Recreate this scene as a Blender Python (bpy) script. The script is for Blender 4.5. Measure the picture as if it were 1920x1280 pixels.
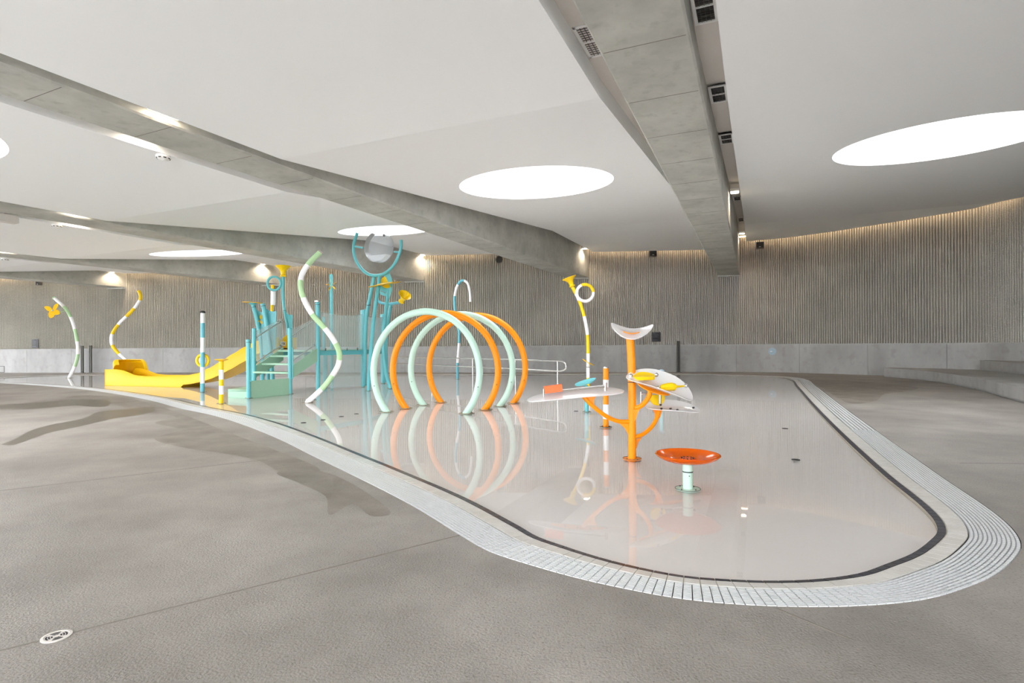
import bpy, bmesh, math, random
from mathutils import Vector, Matrix
random.seed(7)
for o in list(bpy.data.objects):
    bpy.data.objects.remove(o)
S = bpy.context.scene
COL = S.collection

# ------------------------------------------------------------------ camera
H, F, ROLL, SHIFT = 1.6, 1030.0, 0.0066, 7.5      # eye height (m), focal length in px of a 1920 frame
cr, sr = math.cos(ROLL), math.sin(ROLL)
cam_d = bpy.data.cameras.new('camera'); cam = bpy.data.objects.new('camera', cam_d); COL.objects.link(cam)
cam_d.sensor_width = 36.0; cam_d.lens = 36.0 * F / 1920.0
cam_d.shift_y = SHIFT / 1920.0; cam_d.clip_start = 0.05; cam_d.clip_end = 300
cam.matrix_world = Matrix(((cr, sr, 0, 0), (0, 0, -1, 0), (-sr, cr, 0, H), (0, 0, 0, 1)))
S.camera = cam

# ------------------------------------------------------------------ sky, exposure
W = bpy.data.worlds.new('sky'); S.world = W; W.use_nodes = True
bg = W.node_tree.nodes['Background']
bg.inputs[0].default_value = (0.95, 0.968, 1.0, 1); bg.inputs[1].default_value = 4.6
S.view_settings.view_transform = 'Standard'; S.view_settings.look = 'None'
S.view_settings.gamma = 1.0; S.view_settings.exposure = 1.38
S.view_settings.use_curve_mapping = False
S.cycles.use_denoising = True; S.cycles.use_adaptive_sampling = True; S.cycles.adaptive_threshold = 0.06; S.cycles.adaptive_min_samples = 16; S.cycles.use_light_tree = False
S.cycles.max_bounces = 8; S.cycles.diffuse_bounces = 6; S.cycles.glossy_bounces = 4
S.cycles.transparent_max_bounces = 24; S.cycles.sample_clamp_indirect = 6

# ------------------------------------------------------------------ measuring helpers (photo pixel -> place)
def ray(u, v):
    xc = (u - 960) / F; yc = (640 - v + SHIFT) / F
    return xc * cr + yc * sr, -xc * sr + yc * cr
def Q(u, v, d):
    x, z = ray(u, v); return Vector((x * d, d, H + z * d))
def G(u, v, z=0.0):
    x, zz = ray(u, v); d = (z - H) / zz
    return Vector((x * d, d, z))
def lerp(a, b, t): return a + (b - a) * t
def spline(pts, n=8, closed=False):
    P = [Vector(p) for p in pts]; out = []; m = len(P)
    rng = m if closed else m - 1
    for i in range(rng):
        if closed:
            p0, p1, p2, p3 = P[i - 1], P[i], P[(i + 1) % m], P[(i + 2) % m]
        else:
            p1, p2 = P[i], P[i + 1]
            p0 = P[i - 1] if i else p1 * 2 - p2
            p3 = P[i + 2] if i + 2 < m else p2 * 2 - p1
        d1 = max((p1 - p0).length, 1e-6) ** .5; d2 = max((p2 - p1).length, 1e-6) ** .5; d3 = max((p3 - p2).length, 1e-6) ** .5
        b1 = (p2 * d1 * d1 - p0 * d2 * d2 + p1 * (2 * d1 * d1 + 3 * d1 * d2 + d2 * d2)) / (3 * d1 * (d1 + d2))
        b2 = (p1 * d3 * d3 - p3 * d2 * d2 + p2 * (2 * d3 * d3 + 3 * d3 * d2 + d2 * d2)) / (3 * d3 * (d3 + d2))
        for k in range(n):
            t = k / n; s = 1 - t
            out.append(p1 * s ** 3 + b1 * 3 * s * s * t + b2 * 3 * s * t * t + p2 * t ** 3)
    if not closed: out.append(P[-1])
    return out
def resample(pts, step=None, count=None, closed=False):
    P = list(pts) + ([pts[0]] if closed else [])
    L = [0.0]
    for a, b in zip(P, P[1:]): L.append(L[-1] + (b - a).length)
    n = count or max(2, round(L[-1] / step)); out = []; j = 0
    for k in range(n if closed else n + 1):
        s = L[-1] * k / n
        while j < len(L) - 2 and L[j + 1] < s: j += 1
        t = (s - L[j]) / max(1e-9, L[j + 1] - L[j]); out.append(P[j].lerp(P[j + 1], t))
    return out

# ------------------------------------------------------------------ mesh builder
ORG = {}
class MB:
    def __init__(s): s.v = []; s.f = []
    def add(s, vs, fs):
        o = len(s.v); s.v += [Vector(p) for p in vs]; s.f += [[i + o for i in f] for f in fs]; return s
    def hexa(s, p):     # 8 points: bottom 4 (ccw), top 4
        return s.add(p, [(0, 3, 2, 1), (4, 5, 6, 7), (0, 1, 5, 4), (1, 2, 6, 5), (2, 3, 7, 6), (3, 0, 4, 7)])
    def box(s, c, size, ax=None, ay=None, az=None):
        c = Vector(c); ax = Vector(ax or (1, 0, 0)).normalized(); az0 = Vector(az) if az else None
        if ay: ay = Vector(ay).normalized()
        else: ay = (Vector((0, 0, 1)) if not az0 else az0).cross(ax).normalized()
        az = ax.cross(ay).normalized()
        x, y, z = ax * size[0] / 2, ay * size[1] / 2, az * size[2] / 2
        return s.hexa([c - x - y - z, c + x - y - z, c + x + y - z, c - x + y - z, c - x - y + z, c + x - y + z, c + x + y + z, c - x + y + z])
    def bar(s, a, b, w, h, up=(0, 0, 1)):
        a = Vector(a); b = Vector(b); ax = b - a; u = Vector(up)
        ay = u.cross(ax)
        if ay.length < 1e-6: ay = Vector((1, 0, 0)).cross(ax)
        return s.box((a + b) / 2, (ax.length, w, h), ax, ay)
    def tube(s, pts, r, n=12, closed=False, cap=True):
        P = [Vector(p) for p in pts]; m = len(P); R = r if isinstance(r, (list, tuple)) else [r] * m
        T = []
        for i in range(m):
            a = P[i - 1] if (i or closed) else P[i]; b = P[(i + 1) % m] if (i < m - 1 or closed) else P[i]
            T.append((b - a).normalized())
        ref = Vector((0, 0, 1)) if abs(T[0].z) < .9 else Vector((1, 0, 0))
        N = (ref - T[0] * ref.dot(T[0])).normalized(); o = len(s.v)
        for i in range(m):
            N = (N - T[i] * N.dot(T[i])).normalized(); B = T[i].cross(N)
            for k in range(n):
                a = 2 * math.pi * k / n
                s.v.append(P[i] + (N * math.cos(a) + B * math.sin(a)) * R[i])
        for i in range(m if closed else m - 1):
            i2 = (i + 1) % m
            for k in range(n):
                k2 = (k + 1) % n
                s.f.append([o + i * n + k, o + i * n + k2, o + i2 * n + k2, o + i2 * n + k])
        if cap and not closed:
            s.f.append([o + k for k in range(n)][::-1]); s.f.append([o + (m - 1) * n + k for k in range(n)])
        return s
    def lathe(s, prof, c, axis=(0, 0, 1), n=24):     # prof: (radius, height along axis)
        c = Vector(c); az = Vector(axis).normalized()
        ref = Vector((1, 0, 0)) if abs(az.x) < .9 else Vector((0, 1, 0))
        ax = (ref - az * ref.dot(az)).normalized(); ay = az.cross(ax); o = len(s.v); m = len(prof)
        for r, h in prof:
            r = max(r, 1e-4)
            for k in range(n):
                a = 2 * math.pi * k / n
                s.v.append(c + az * h + (ax * math.cos(a) + ay * math.sin(a)) * r)
        for i in range(m - 1):
            for k in range(n):
                k2 = (k + 1) % n
                s.f.append([o + i * n + k, o + i * n + k2, o + (i + 1) * n + k2, o + (i + 1) * n + k])
        if prof[0] != prof[-1]:
            s.f.append([o + k for k in range(n)][::-1]); s.f.append([o + (m - 1) * n + k for k in range(n)])
        else: pass
        return s
    def prism(s, poly, dvec):        # planar polygon extruded along dvec
        d = Vector(dvec); n = len(poly); P = [Vector(p) for p in poly]
        return s.add(P + [p + d for p in P], [list(range(n))[::-1], [n + i for i in range(n)]] +
                     [[i, (i + 1) % n, n + (i + 1) % n, n + i] for i in range(n)])
    def grid(s, rows, thick=None):   # rows of points; optional thickness (solid sheet)
        R = len(rows); Cn = len(rows[0])
        V = [p for r in rows for p in r]
        fs = [[i * Cn + j, i * Cn + j + 1, (i + 1) * Cn + j + 1, (i + 1) * Cn + j] for i in range(R - 1) for j in range(Cn - 1)]
        if thick is None: return s.add(V, fs)
        d = Vector(thick); n = len(V)
        fs2 = [[n + i for i in f][::-1] for f in fs]; side = []
        loop = [j for j in range(Cn)] + [i * Cn + Cn - 1 for i in range(1, R)] + [(R - 1) * Cn + j for j in range(Cn - 2, -1, -1)] + [i * Cn for i in range(R - 2, 0, -1)]
        for a, b in zip(loop, loop[1:] + loop[:1]): side.append([b, a, n + a, n + b])
        return s.add(V + [Vector(p) + d for p in V], fs + fs2 + side)
    def build(s, name, mat, parent=None, org=None, smooth=False):
        if parent is not None: org = ORG[parent.name]
        if org is None:
            xs = [p.x for p in s.v]; ys = [p.y for p in s.v]; zs = [p.z for p in s.v]
            org = Vector(((min(xs) + max(xs)) / 2, (min(ys) + max(ys)) / 2, min(zs)))
        org = Vector(org)
        me = bpy.data.meshes.new(name); me.from_pydata([p - org for p in s.v], [], s.f)
        b = bmesh.new(); b.from_mesh(me); bmesh.ops.recalc_face_normals(b, faces=b.faces); b.to_mesh(me); b.free()
        me.materials.append(mat)
        if smooth:
            me.shade_smooth(); me.set_sharp_from_angle(angle=math.radians(42))
        ob = bpy.data.objects.new(name, me); COL.objects.link(ob)
        if parent is not None: ob.parent = parent
        else: ob.location = org
        ORG[ob.name] = org
        return ob
def tag(o, label=None, cat=None, group=None, kind=None):
    if label: o['label'] = label
    if cat: o['category'] = cat
    if group: o['group'] = group
    if kind: o['kind'] = kind
    return o
def thing(name, loc, label, cat, group=None):
    o = bpy.data.objects.new(name, None); COL.objects.link(o); o.location = loc; o.empty_display_size = .2
    ORG[o.name] = Vector(loc); return tag(o, label, cat, group)
def fill_mesh(outer, holes=(), z=0.0):
    bm = bmesh.new()
    for loop in [outer] + list(holes):
        vs = [bm.verts.new((p[0], p[1], z)) for p in loop]
        for a, b in zip(vs, vs[1:] + vs[:1]): bm.edges.new((a, b))
    bmesh.ops.triangle_fill(bm, use_beauty=True, use_dissolve=False, edges=bm.edges[:], normal=(0, 0, 1))
    return bm
def bm_obj(bm, name, mat, parent=None, org=(0, 0, 0), smooth=False, up=None):
    bmesh.ops.recalc_face_normals(bm, faces=bm.faces)
    if up is not None:
        bm.normal_update()
        if sum(f.normal.z * f.calc_area() for f in bm.faces) * up < 0: bmesh.ops.reverse_faces(bm, faces=bm.faces)
    if parent is not None: org = ORG[parent.name]
    bmesh.ops.translate(bm, verts=bm.verts, vec=-Vector(org))
    me = bpy.data.meshes.new(name); bm.to_mesh(me); bm.free(); me.materials.append(mat)
    ob = bpy.data.objects.new(name, me); COL.objects.link(ob)
    if parent is not None: ob.parent = parent
    else: ob.location = org
    ORG[ob.name] = Vector(org); return ob

# ------------------------------------------------------------------ materials
def srgb(r, g, b):
    f = lambda c: (c / 255 / 12.92) if c <= 10 else ((c / 255 + .055) / 1.055) ** 2.4
    return (f(r), f(g), f(b), 1)
def mat(name, col, rough=.5, metal=0.0, spec=.5, coat=0.0):
    m = bpy.data.materials.new(name); m.use_nodes = True
    p = m.node_tree.nodes['Principled BSDF']
    p.inputs['Base Color'].default_value = col; p.inputs['Roughness'].default_value = rough
    p.inputs['Metallic'].default_value = metal; p.inputs['Specular IOR Level'].default_value = spec
    p.inputs['Coat Weight'].default_value = coat
    return m
def nodes(m): return m.node_tree.nodes, m.node_tree.links, m.node_tree.nodes['Principled BSDF']
def mottled(name, c1, c2, scale=1.5, rough=.7, bump=.0, bscale=40, c3=None, s3=60, a3=.3, stretch=(1, 1, 1), spec=.4, rvar=0):
    m = mat(name, c1, rough, spec=spec); N, L, p = nodes(m)
    g = N.new('ShaderNodeNewGeometry'); mp = N.new('ShaderNodeMapping'); mp.inputs['Scale'].default_value = stretch
    L.new(g.outputs['Position'], mp.inputs['Vector'])
    n1 = N.new('ShaderNodeTexNoise'); n1.inputs['Scale'].default_value = scale; n1.inputs['Detail'].default_value = 5; n1.inputs['Roughness'].default_value = .62
    L.new(mp.outputs[0], n1.inputs['Vector'])
    r = N.new('ShaderNodeValToRGB'); r.color_ramp.elements[0].position = .34; r.color_ramp.elements[1].position = .68
    r.color_ramp.elements[0].color = c1; r.color_ramp.elements[1].color = c2; L.new(n1.outputs['Fac'], r.inputs['Fac'])
    out = r.outputs['Color']
    if c3:
        n2 = N.new('ShaderNodeTexNoise'); n2.inputs['Scale'].default_value = s3; n2.inputs['Detail'].default_value = 3
        L.new(g.outputs['Position'], n2.inputs['Vector'])
        r2 = N.new('ShaderNodeValToRGB'); r2.color_ramp.elements[0].position = .55; r2.color_ramp.elements[1].position = .72
        r2.color_ramp.elements[0].color = (0, 0, 0, 1); r2.color_ramp.elements[1].color = (a3, a3, a3, 1)
        L.new(n2.outputs['Fac'], r2.inputs['Fac'])
        mx = N.new('ShaderNodeMix'); mx.data_type = 'RGBA'; L.new(r2.outputs['Color'], mx.inputs['Factor'])
        L.new(out, mx.inputs['A']); mx.inputs['B'].default_value = c3; out = mx.outputs['Result']
    L.new(out, p.inputs['Base Color'])
    if rvar:
        mr = N.new('ShaderNodeMapRange'); mr.inputs['To Min'].default_value = rough - rvar; mr.inputs['To Max'].default_value = rough + rvar
        L.new(n1.outputs['Fac'], mr.inputs['Value']); L.new(mr.outputs[0], p.inputs['Roughness'])
    if bump:
        nb = N.new('ShaderNodeTexNoise'); nb.inputs['Scale'].default_value = bscale; nb.inputs['Detail'].default_value = 5
        L.new(g.outputs['Position'], nb.inputs['Vector'])
        b = N.new('ShaderNodeBump'); b.inputs['Strength'].default_value = bump; b.inputs['Distance'].default_value = .02
        L.new(nb.outputs['Fac'], b.inputs['Height']); L.new(b.outputs[0], p.inputs['Normal'])
    return m
def emit(name, col, k):
    m = mat(name, col); N, L, p = nodes(m)
    p.inputs['Emission Color'].default_value = col; p.inputs['Emission Strength'].default_value = k; return m
def thin_fresnel(N, L, ior):       # same reflectance from either side of a thin sheet
    g = N.new('ShaderNodeNewGeometry'); mr = N.new('ShaderNodeMapRange')
    mr.inputs['To Min'].default_value = ior; mr.inputs['To Max'].default_value = 1 / ior
    L.new(g.outputs['Backfacing'], mr.inputs['Value'])
    fr = N.new('ShaderNodeFresnel'); L.new(mr.outputs[0], fr.inputs['IOR']); return fr
def clear(name, col, amount, rough=.1, haze=.12):      # clear sheet: transparent + thin haze + fresnel gloss
    m = bpy.data.materials.new(name); m.use_nodes = True; N = m.node_tree.nodes; L = m.node_tree.links
    N.remove(N['Principled BSDF']); out = N['Material Output']
    t = N.new('ShaderNodeBsdfTransparent'); t.inputs[0].default_value = amount
    d = N.new('ShaderNodeBsdfDiffuse'); d.inputs[0].default_value = col
    tr = N.new('ShaderNodeBsdfTranslucent'); tr.inputs[0].default_value = col
    ms = N.new('ShaderNodeMixShader'); ms.inputs[0].default_value = .5; L.new(d.outputs[0], ms.inputs[1]); L.new(tr.outputs[0], ms.inputs[2])
    m1 = N.new('ShaderNodeMixShader'); m1.inputs[0].default_value = haze
    L.new(t.outputs[0], m1.inputs[1]); L.new(ms.outputs[0], m1.inputs[2])
    g = N.new('ShaderNodeBsdfGlossy'); g.inputs['Roughness'].default_value = rough
    fr = thin_fresnel(N, L, 1.45)
    m2 = N.new('ShaderNodeMixShader'); L.new(fr.outputs[0], m2.inputs[0]); L.new(m1.outputs[0], m2.inputs[1]); L.new(g.outputs[0], m2.inputs[2])
    L.new(m2.outputs[0], out.inputs['Surface']); return m

M = {}
M['floor'] = mottled('deck concrete', srgb(130, 124, 118), srgb(166, 160, 153), .55, .55, .3, 70, srgb(90, 84, 77), 60, .6, spec=.35, rvar=.14)
M['paving'] = mottled('pale paving', srgb(196, 192, 186), srgb(208, 204, 198), .6, .8)
M['joint'] = mat('joint sealant', srgb(120, 113, 106), .8)
M['wet'] = mottled('wet concrete', srgb(92, 87, 77), srgb(108, 101, 90), .8, .3, .05, 80, spec=.4)
M['damp'] = mottled('damp concrete', srgb(116, 109, 101), srgb(144, 136, 127), 1.6, .5, .2, 70, srgb(88, 82, 74), 60, .5, spec=.35)
M['rib'] = mottled('split rib concrete', srgb(172, 168, 159), srgb(188, 184, 174), .5, .9, 1.0, 22, srgb(222, 219, 210), 26, .7, spec=.2)
M['ribgap'] = mat('shadow gap', srgb(60, 60, 56), .9)
M['plinth'] = mottled('cast concrete', srgb(150, 148, 145), srgb(170, 169, 167), .9, .6, .04, 30, srgb(138, 133, 127), 3, .5, stretch=(1, 1, .35))
M['beam'] = mottled('beam concrete', srgb(166, 166, 159), srgb(192, 192, 185), .9, .65, .06, 30, srgb(146, 145, 137), 4.5, .4)
M['ceil'] = mat('white plaster', srgb(240, 241, 241), .85, spec=.2)
M['panelw'] = mat('beige panel', srgb(212, 206, 199), .7)
M['grille'] = mat('grille dark', srgb(44, 44, 43), .6)
M['white'] = mat('white plastic', srgb(232, 232, 230), .35)
M['grate'] = mat('grate white', srgb(206, 207, 208), .45)
M['channel'] = mat('channel grey', srgb(128, 128, 126), .7)
M['tilew'] = mottled('white tile', srgb(205, 202, 196), srgb(219, 217, 212), 6, .25)
M['tileb'] = mat('dark blue tile', srgb(44, 47, 60), .25)
M['grout'] = mat('grout', srgb(176, 168, 152), .8)
M['basin'] = mottled('basin white', srgb(228, 221, 218), srgb(233, 226, 223), .4, .4)
M['mint'] = mat('mint paint', srgb(178, 208, 192), .32, spec=.4)
M['mintp'] = mat('mint panel', srgb(152, 190, 164), .4, spec=.35)
M['teal'] = mat('teal paint', srgb(100, 180, 186), .35, spec=.35)
M['orange'] = mat('orange paint', srgb(236, 138, 0), .35, spec=.3)
M['yellow'] = mat('yellow paint', srgb(240, 200, 8), .35, spec=.35)
M['slide'] = mat('yellow fibreglass', srgb(226, 182, 10), .42, spec=.3)
M['wpaint'] = mat('white paint', srgb(238, 238, 238), .3, coat=.2)
M['green'] = mat('pale green paint', srgb(172, 206, 158), .4, spec=.35)
M['blue'] = mat('light blue paint', srgb(100, 176, 190), .35, spec=.35)
M['steel'] = mat('stainless steel', srgb(200, 198, 194), .22, 1.0)
M['chrome'] = mat('chrome', srgb(220, 220, 220), .08, 1.0)
M['flange'] = mat('flange', srgb(150, 140, 120), .45, .6)
M['black'] = mat('black rubber', srgb(28, 28, 30), .6)
M['bollard'] = mat('bollard grey', srgb(82, 80, 74), .6)
M['speaker'] = mat('speaker grey', srgb(90, 88, 84), .7)
M['sign'] = mat('sign black', srgb(26, 26, 28), .5)
M['print'] = mat('sign print', srgb(96, 96, 99), .6)
M['redbox'] = mat('vermilion plastic', srgb(232, 96, 12), .35)
M['fan'] = mat('amber petal', srgb(240, 186, 10), .25)
M['disc'] = clear('blue disc', srgb(180, 205, 216), (1, 1, 1, 1), .2, .85)
M['glass'] = clear('clear panel', srgb(225, 232, 232), (.9, .94, .94, 1), .05, .22)
M['acryl'] = clear('frosted acrylic', srgb(248, 248, 248), (1, 1, 1, 1), .12, .7)
M['oracryl'] = clear('orange acrylic', srgb(246, 128, 0), (1, .5, .04, 1), .05, .58)
M['bucket'] = clear('clear drum', srgb(236, 236, 239), (.95, .96, .97, 1), .1, .12)
M['lamp'] = emit('warm lamp', (1, .86, .68, 1), 8)
M['led'] = emit('warm led strip', (1, .76, .50, 1), 8)
def water_mat():
    m = bpy.data.materials.new('still water'); m.use_nodes = True; N = m.node_tree.nodes; L = m.node_tree.links
    N.remove(N['Principled BSDF']); out = N['Material Output']
    t = N.new('ShaderNodeBsdfTransparent'); t.inputs[0].default_value = (.99, .995, .99, 1)
    g = N.new('ShaderNodeBsdfGlossy'); g.inputs['Roughness'].default_value = .02
    fr = thin_fresnel(N, L, 1.33)
    mx = N.new('ShaderNodeMixShader'); L.new(fr.outputs[0], mx.inputs[0]); L.new(t.outputs[0], mx.inputs[1]); L.new(g.outputs[0], mx.inputs[2])
    L.new(mx.outputs[0], out.inputs['Surface']); return m
M['water'] = water_mat()

# ------------------------------------------------------------------ far wall curve
HP = 1.536                                     # height of the smooth concrete band
wall_px = [(-420, 38.6), (0, 36.8), (480, 34.9), (780, 33.4), (960, 32.6), (1220, 32.0), (1380, 31.5), (1460, 30.7), (1540, 29.3), (1640, 27.4), (1740, 25.6), (1840, 23.9), (1920, 22.0)]
wctl = [Vector(((u - 960) / F * d, d, 0)) for u, d in wall_px] + [Vector(p) for p in ((20.6, 18.5, 0), (20.2, 14, 0), (18.8, 9, 0), (16.8, 4, 0), (14.8, -2, 0), (13.6, -9, 0), (13.2, -15, 0))]
WALL = resample(spline(wctl, 10), step=.25)
def wall_normals(P):
    out = []
    for i in range(len(P)):
        t = (P[min(i + 1, len(P) - 1)] - P[max(i - 1, 0)]).normalized(); out.append(Vector((t.y, -t.x, 0)))   # towards the room
    return out
def wall_hit(u):
    best = None; k = (u - 960) / F
    for a, b in zip(WALL, WALL[1:]):
        fa = a.x - k * a.y; fb = b.x - k * b.y
        if fa * fb <= 0 and a.y > 1:
            p = a.lerp(b, fa / (fa - fb)); t = (b - a).normalized(); return p, t, Vector((t.y, -t.x, 0))
WN = wall_normals(WALL)
# ribbed upper wall
PITCH = .114
RP = resample(WALL, step=PITCH / 5); RN = wall_normals(RP)
prof = [-.06, -.05, .05, .066, .05]
mb = MB(); zs = [HP + .05, 8.6]
vs = []
for i, p in enumerate(RP):
    q = p + RN[i] * (prof[i % 5] - .03)
    vs += [q + Vector((0, 0, zs[0])), q + Vector((0, 0, zs[1]))]
mb.add(vs, [(2 * i, 2 * i + 2, 2 * i + 3, 2 * i + 1) for i in range(len(RP) - 1)])
wall_far = mb.build('wall_far', M['rib'], org=(0, 32, 0)); tag(wall_far, 'grey ribbed split-face concrete wall curving round the hall', 'wall', kind='structure')
mb = MB(); vs = []
for i, p in enumerate(WALL):
    vs += [p - WN[i] * .075 + Vector((0, 0, -.05)), p - WN[i] * .075 + Vector((0, 0, HP + .1))]
mb.add(vs, [(2 * i, 2 * i + 2, 2 * i + 3, 2 * i + 1) for i in range(len(WALL) - 1)]).build('shadow_gap', M['plinth'], wall_far)
# smooth concrete band below, cast in panels
base = tag(MB().box((0, 33, .01), (.02, .02, .02)).build('baseboard_far', M['plinth'], org=(0, 33, 0)), 'smooth grey concrete band along the foot of the ribbed wall', 'wall base', kind='structure')
step = 13
i = 0
while i < len(WALL) - 1:
    j = min(i + step, len(WALL) - 1); mb = MB(); rows = []
    seg = WALL[i:j + 1]; nn = WN[i:j + 1]
    f = []; 
    for k, p in enumerate(seg):
        q = p.copy()
        tt = (seg[min(k + 1, len(seg) - 1)] - seg[max(k - 1, 0)]).normalized()
        if k == 0: q += tt * .006
        if k == len(seg) - 1: q -= tt * .006
        f.append((q, nn[k]))
    n = len(f); V = []
    for q, nv in f:
        V += [q + nv * .01 - Vector((0, 0, .05)), q + nv * .01 + Vector((0, 0, HP)), q - nv * .08 + Vector((0, 0, HP)), q - nv * .08 - Vector((0, 0, .05))]
    fs = []
    for k in range(n - 1):
        for a in range(4):
            b = (a + 1) % 4; fs.append((4 * k + a, 4 * k + b, 4 * k + 4 + b, 4 * k + 4 + a))
    fs += [(0, 1, 2, 3), tuple(4 * (n - 1) + a for a in (3, 2, 1, 0))]
    mb.add(V, fs).build('panel', M['plinth'], base)
    i = j

# ------------------------------------------------------------------ pool outline (outer edge of the grating)
out_px = [(0, 718, .40), (137, 727.7, .40), (196, 735, .40), (279, 749.6, .40), (337, 765, .40), (400, 778.5, .40), (459, 797, .40), (530, 826, .38), (588, 855, .38), (667, 893, .37),
          (776, 949, .36), (864, 1003, .34), (917, 1033, .32), (981, 1054.5, .30), (1077, 1081.7, .27), (1171, 1102.9, .25), (1277, 1122, .24), (1392, 1133, .24), (1505, 1137, .24), (1617, 1135, .25),
          (1730, 1124, .27), (1805, 1103, .29), (1865, 1077, .30), (1902, 1045, .31), (1914, 1022, .315), (1902, 996, .32), (1865, 962, .33), (1767, 895, .36), (1655, 816, .39), (1580, 762, .40),
          (1530, 724, .40), (1512, 711.5, .40), (1484, 706.6, .40), (1398, 702.6, .40), (1276, 700.2, .40), (1130, 700.4, .40), (960, 701.2, .40), (780, 702, .40), (480, 702.8, .40), (126, 702.6, .40), (53, 704.8, .40), (0, 707.4, .40)]
ctl = []
for u, v, w in out_px:
    g = G(u, v); ctl.append(Vector((g.x, g.y, w)))
ctl += [Vector((-30.5, 31.6, .4)), Vector((-33, 31.2, .4)), Vector((-33.5, 29.8, .4)), Vector((-30.5, 28.2, .4))]
OUT = resample(spline(ctl, 14, True), step=.062, closed=True)
NO = len(OUT)
ccw = sum(OUT[i].x * OUT[(i + 1) % NO].y - OUT[(i + 1) % NO].x * OUT[i].y for i in range(NO)) > 0
def inward(i):
    a = OUT[(i - 6) % NO]; b = OUT[(i + 6) % NO]; t = Vector((b.x - a.x, b.y - a.y, 0)).normalized()
    n = Vector((-t.y, t.x, 0)); return n if ccw else -n
IN = [inward(i) for i in range(NO)]
def ring(i, k, z):         # k in grate widths from the outer edge
    i %= NO; p = OUT[i]; return Vector((p.x, p.y, 0)) + IN[i] * p.z * k + Vector((0, 0, z))
# floor deck
_d = [(.9156 * n + .4031 * t, -.4031 * n + .9156 * t) for n, t in ((-44, .8), (24, -11.7))]
deck_outer = [_d[0], _d[1], (30, -8), (30, 45), (_d[0][0], 45)]
bm = fill_mesh([Vector((a, b, 0)) for a, b in deck_outer], [[ring(i, -.02, 0) for i in range(0, NO, 3)]])
floor = tag(bm_obj(bm, 'floor', M['floor'], up=1), 'grey exposed-aggregate concrete pool deck', 'floor', kind='structure')
def joint(a, b):
    MB().bar(Vector((a.x, a.y, .0008)), Vector((b.x, b.y, .0008)), .012, .0022).build('expansion_joint', M['joint'], floor)
joint(G(-120, 1250), G(862, 1003)); joint(G(-60, 927), G(440, 868)); joint(G(1455, 1140), G(1600, 1200)); joint(G(1800, 868), G(2060, 870)); joint(G(560, 857), G(440, 868))
# pool basin
ZW = -.022
bm = fill_mesh([ring(i, 1.5, -.05) for i in range(0, NO, 4)], z=-.05)
basin = tag(bm_obj(bm, 'pool_basin', M['basin'], up=1), 'shallow white pool basin with rounded corners', 'pool', kind='structure')
mb = MB(); n = NO // 2; V = []
for j in range(n):
    i = 2 * j
    V += [ring(i, -.03, -.002), ring(i, -.03, -.12), ring(i, 1.0, -.12), ring(i, 1.0, -.035), ring(i, 1.40, -.035), ring(i, 1.42, -.1), ring(i, 1.44, -.112)]
m = 7
fs = [(m * j + a, m * j + a + 1, m * ((j + 1) % n) + a + 1, m * ((j + 1) % n) + a) for j in range(n) for a in range(m - 1)]
chan = mb.add(V, fs).build('overflow_channel', M['channel'], basin)
# one bed of grout below the tiles
mb = MB(); V = []
for j in range(n):
    i = 2 * j
    V += [ring(i, 1.02, -.004), ring(i, 1.45, -.012), ring(i, 1.47, -.012), ring(i, 1.665, -.016), ring(i, 1.672, -.049)]
m = 5
fs = [(m * j + a, m * j + a + 1, m * ((j + 1) % n) + a + 1, m * ((j + 1) % n) + a) for j in range(n) for a in range(m - 1)]
mb.add(V, fs).build('grout_bed', M['grout'], basin)
def qpt(i0, i1, a, b, za, zb, s, t):   # bilinear patch of the ring: s along, t across
    p = ring(i0, lerp(a, b, t), lerp(za, zb, t)); q = ring(i1, lerp(a, b, t), lerp(za, zb, t)); return p.lerp(q, s)
def patch(mb, i0, i1, a, b, za, zb, s0, s1, t0, t1, th):
    c = [qpt(i0, i1, a, b, za, zb, s0, t0), qpt(i0, i1, a, b, za, zb, s1, t0), qpt(i0, i1, a, b, za, zb, s1, t1), qpt(i0, i1, a, b, za, zb, s0, t1)]
    d = Vector((0, 0, th)); mb.hexa([p - d for p in c] + c)
def grate_bar(mb, i, fine=True):
    nb = 11 if fine else 6
    for k in range(nb):
        patch(mb, i, i + 1, 0, 1, .002, .002, .06, .94, (k + .12) / nb, (k + .74) / nb, .018)
    if fine:
        for s in (.2, .72): patch(mb, i, i + 1, 0, 1, -.006, -.006, s, s + .09, 0, 1, .02)
order = sorted(range(NO), key=lambda i: OUT[i].x ** 2 + OUT[i].y ** 2)
near = set(order[:300]); rest = MB()
for i in range(NO):
    if i in near:
        mb = MB(); grate_bar(mb, i); mb.build('grate_bar', M['grate'], chan)
    elif OUT[i].y > 25: 
        patch(rest, i, i + 1, 0, 1, .002, .002, 0, 1, 0, 1, .018)
    else: grate_bar(rest, i, OUT[i].y < 10)
tag(rest.build('grate_bars', M['grate'], chan), kind='stuff')
tiles = [i for i in range(0, NO - 1, 2)]
tn = set(sorted(tiles, key=lambda i: OUT[i].x ** 2 + OUT[i].y ** 2)[:300]); r1 = MB(); r2 = MB()
for i in tiles:
    a = MB(); b = MB()
    patch(a, i, i + 2, 1.025, 1.445, .003, -.006, .03, .97, 0, 1, .01)
    patch(b, i, i + 2, 1.475, 1.66, -.0075, -.012, .03, .97, 0, 1, .008)
    if i in tn:
        a.build('coping_tile', M['tilew'], basin); b.build('border_tile', M['tileb'], basin)
    else:
        r1.add(a.v, a.f); r2.add(b.v, b.f)
tag(r1.build('coping_tiles', M['tilew'], basin), kind='stuff'); tag(r2.build('border_tiles', M['tileb'], basin), kind='stuff')
bm = fill_mesh([ring(i, 1.66, ZW) for i in range(0, NO, 4)], z=ZW)
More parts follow.
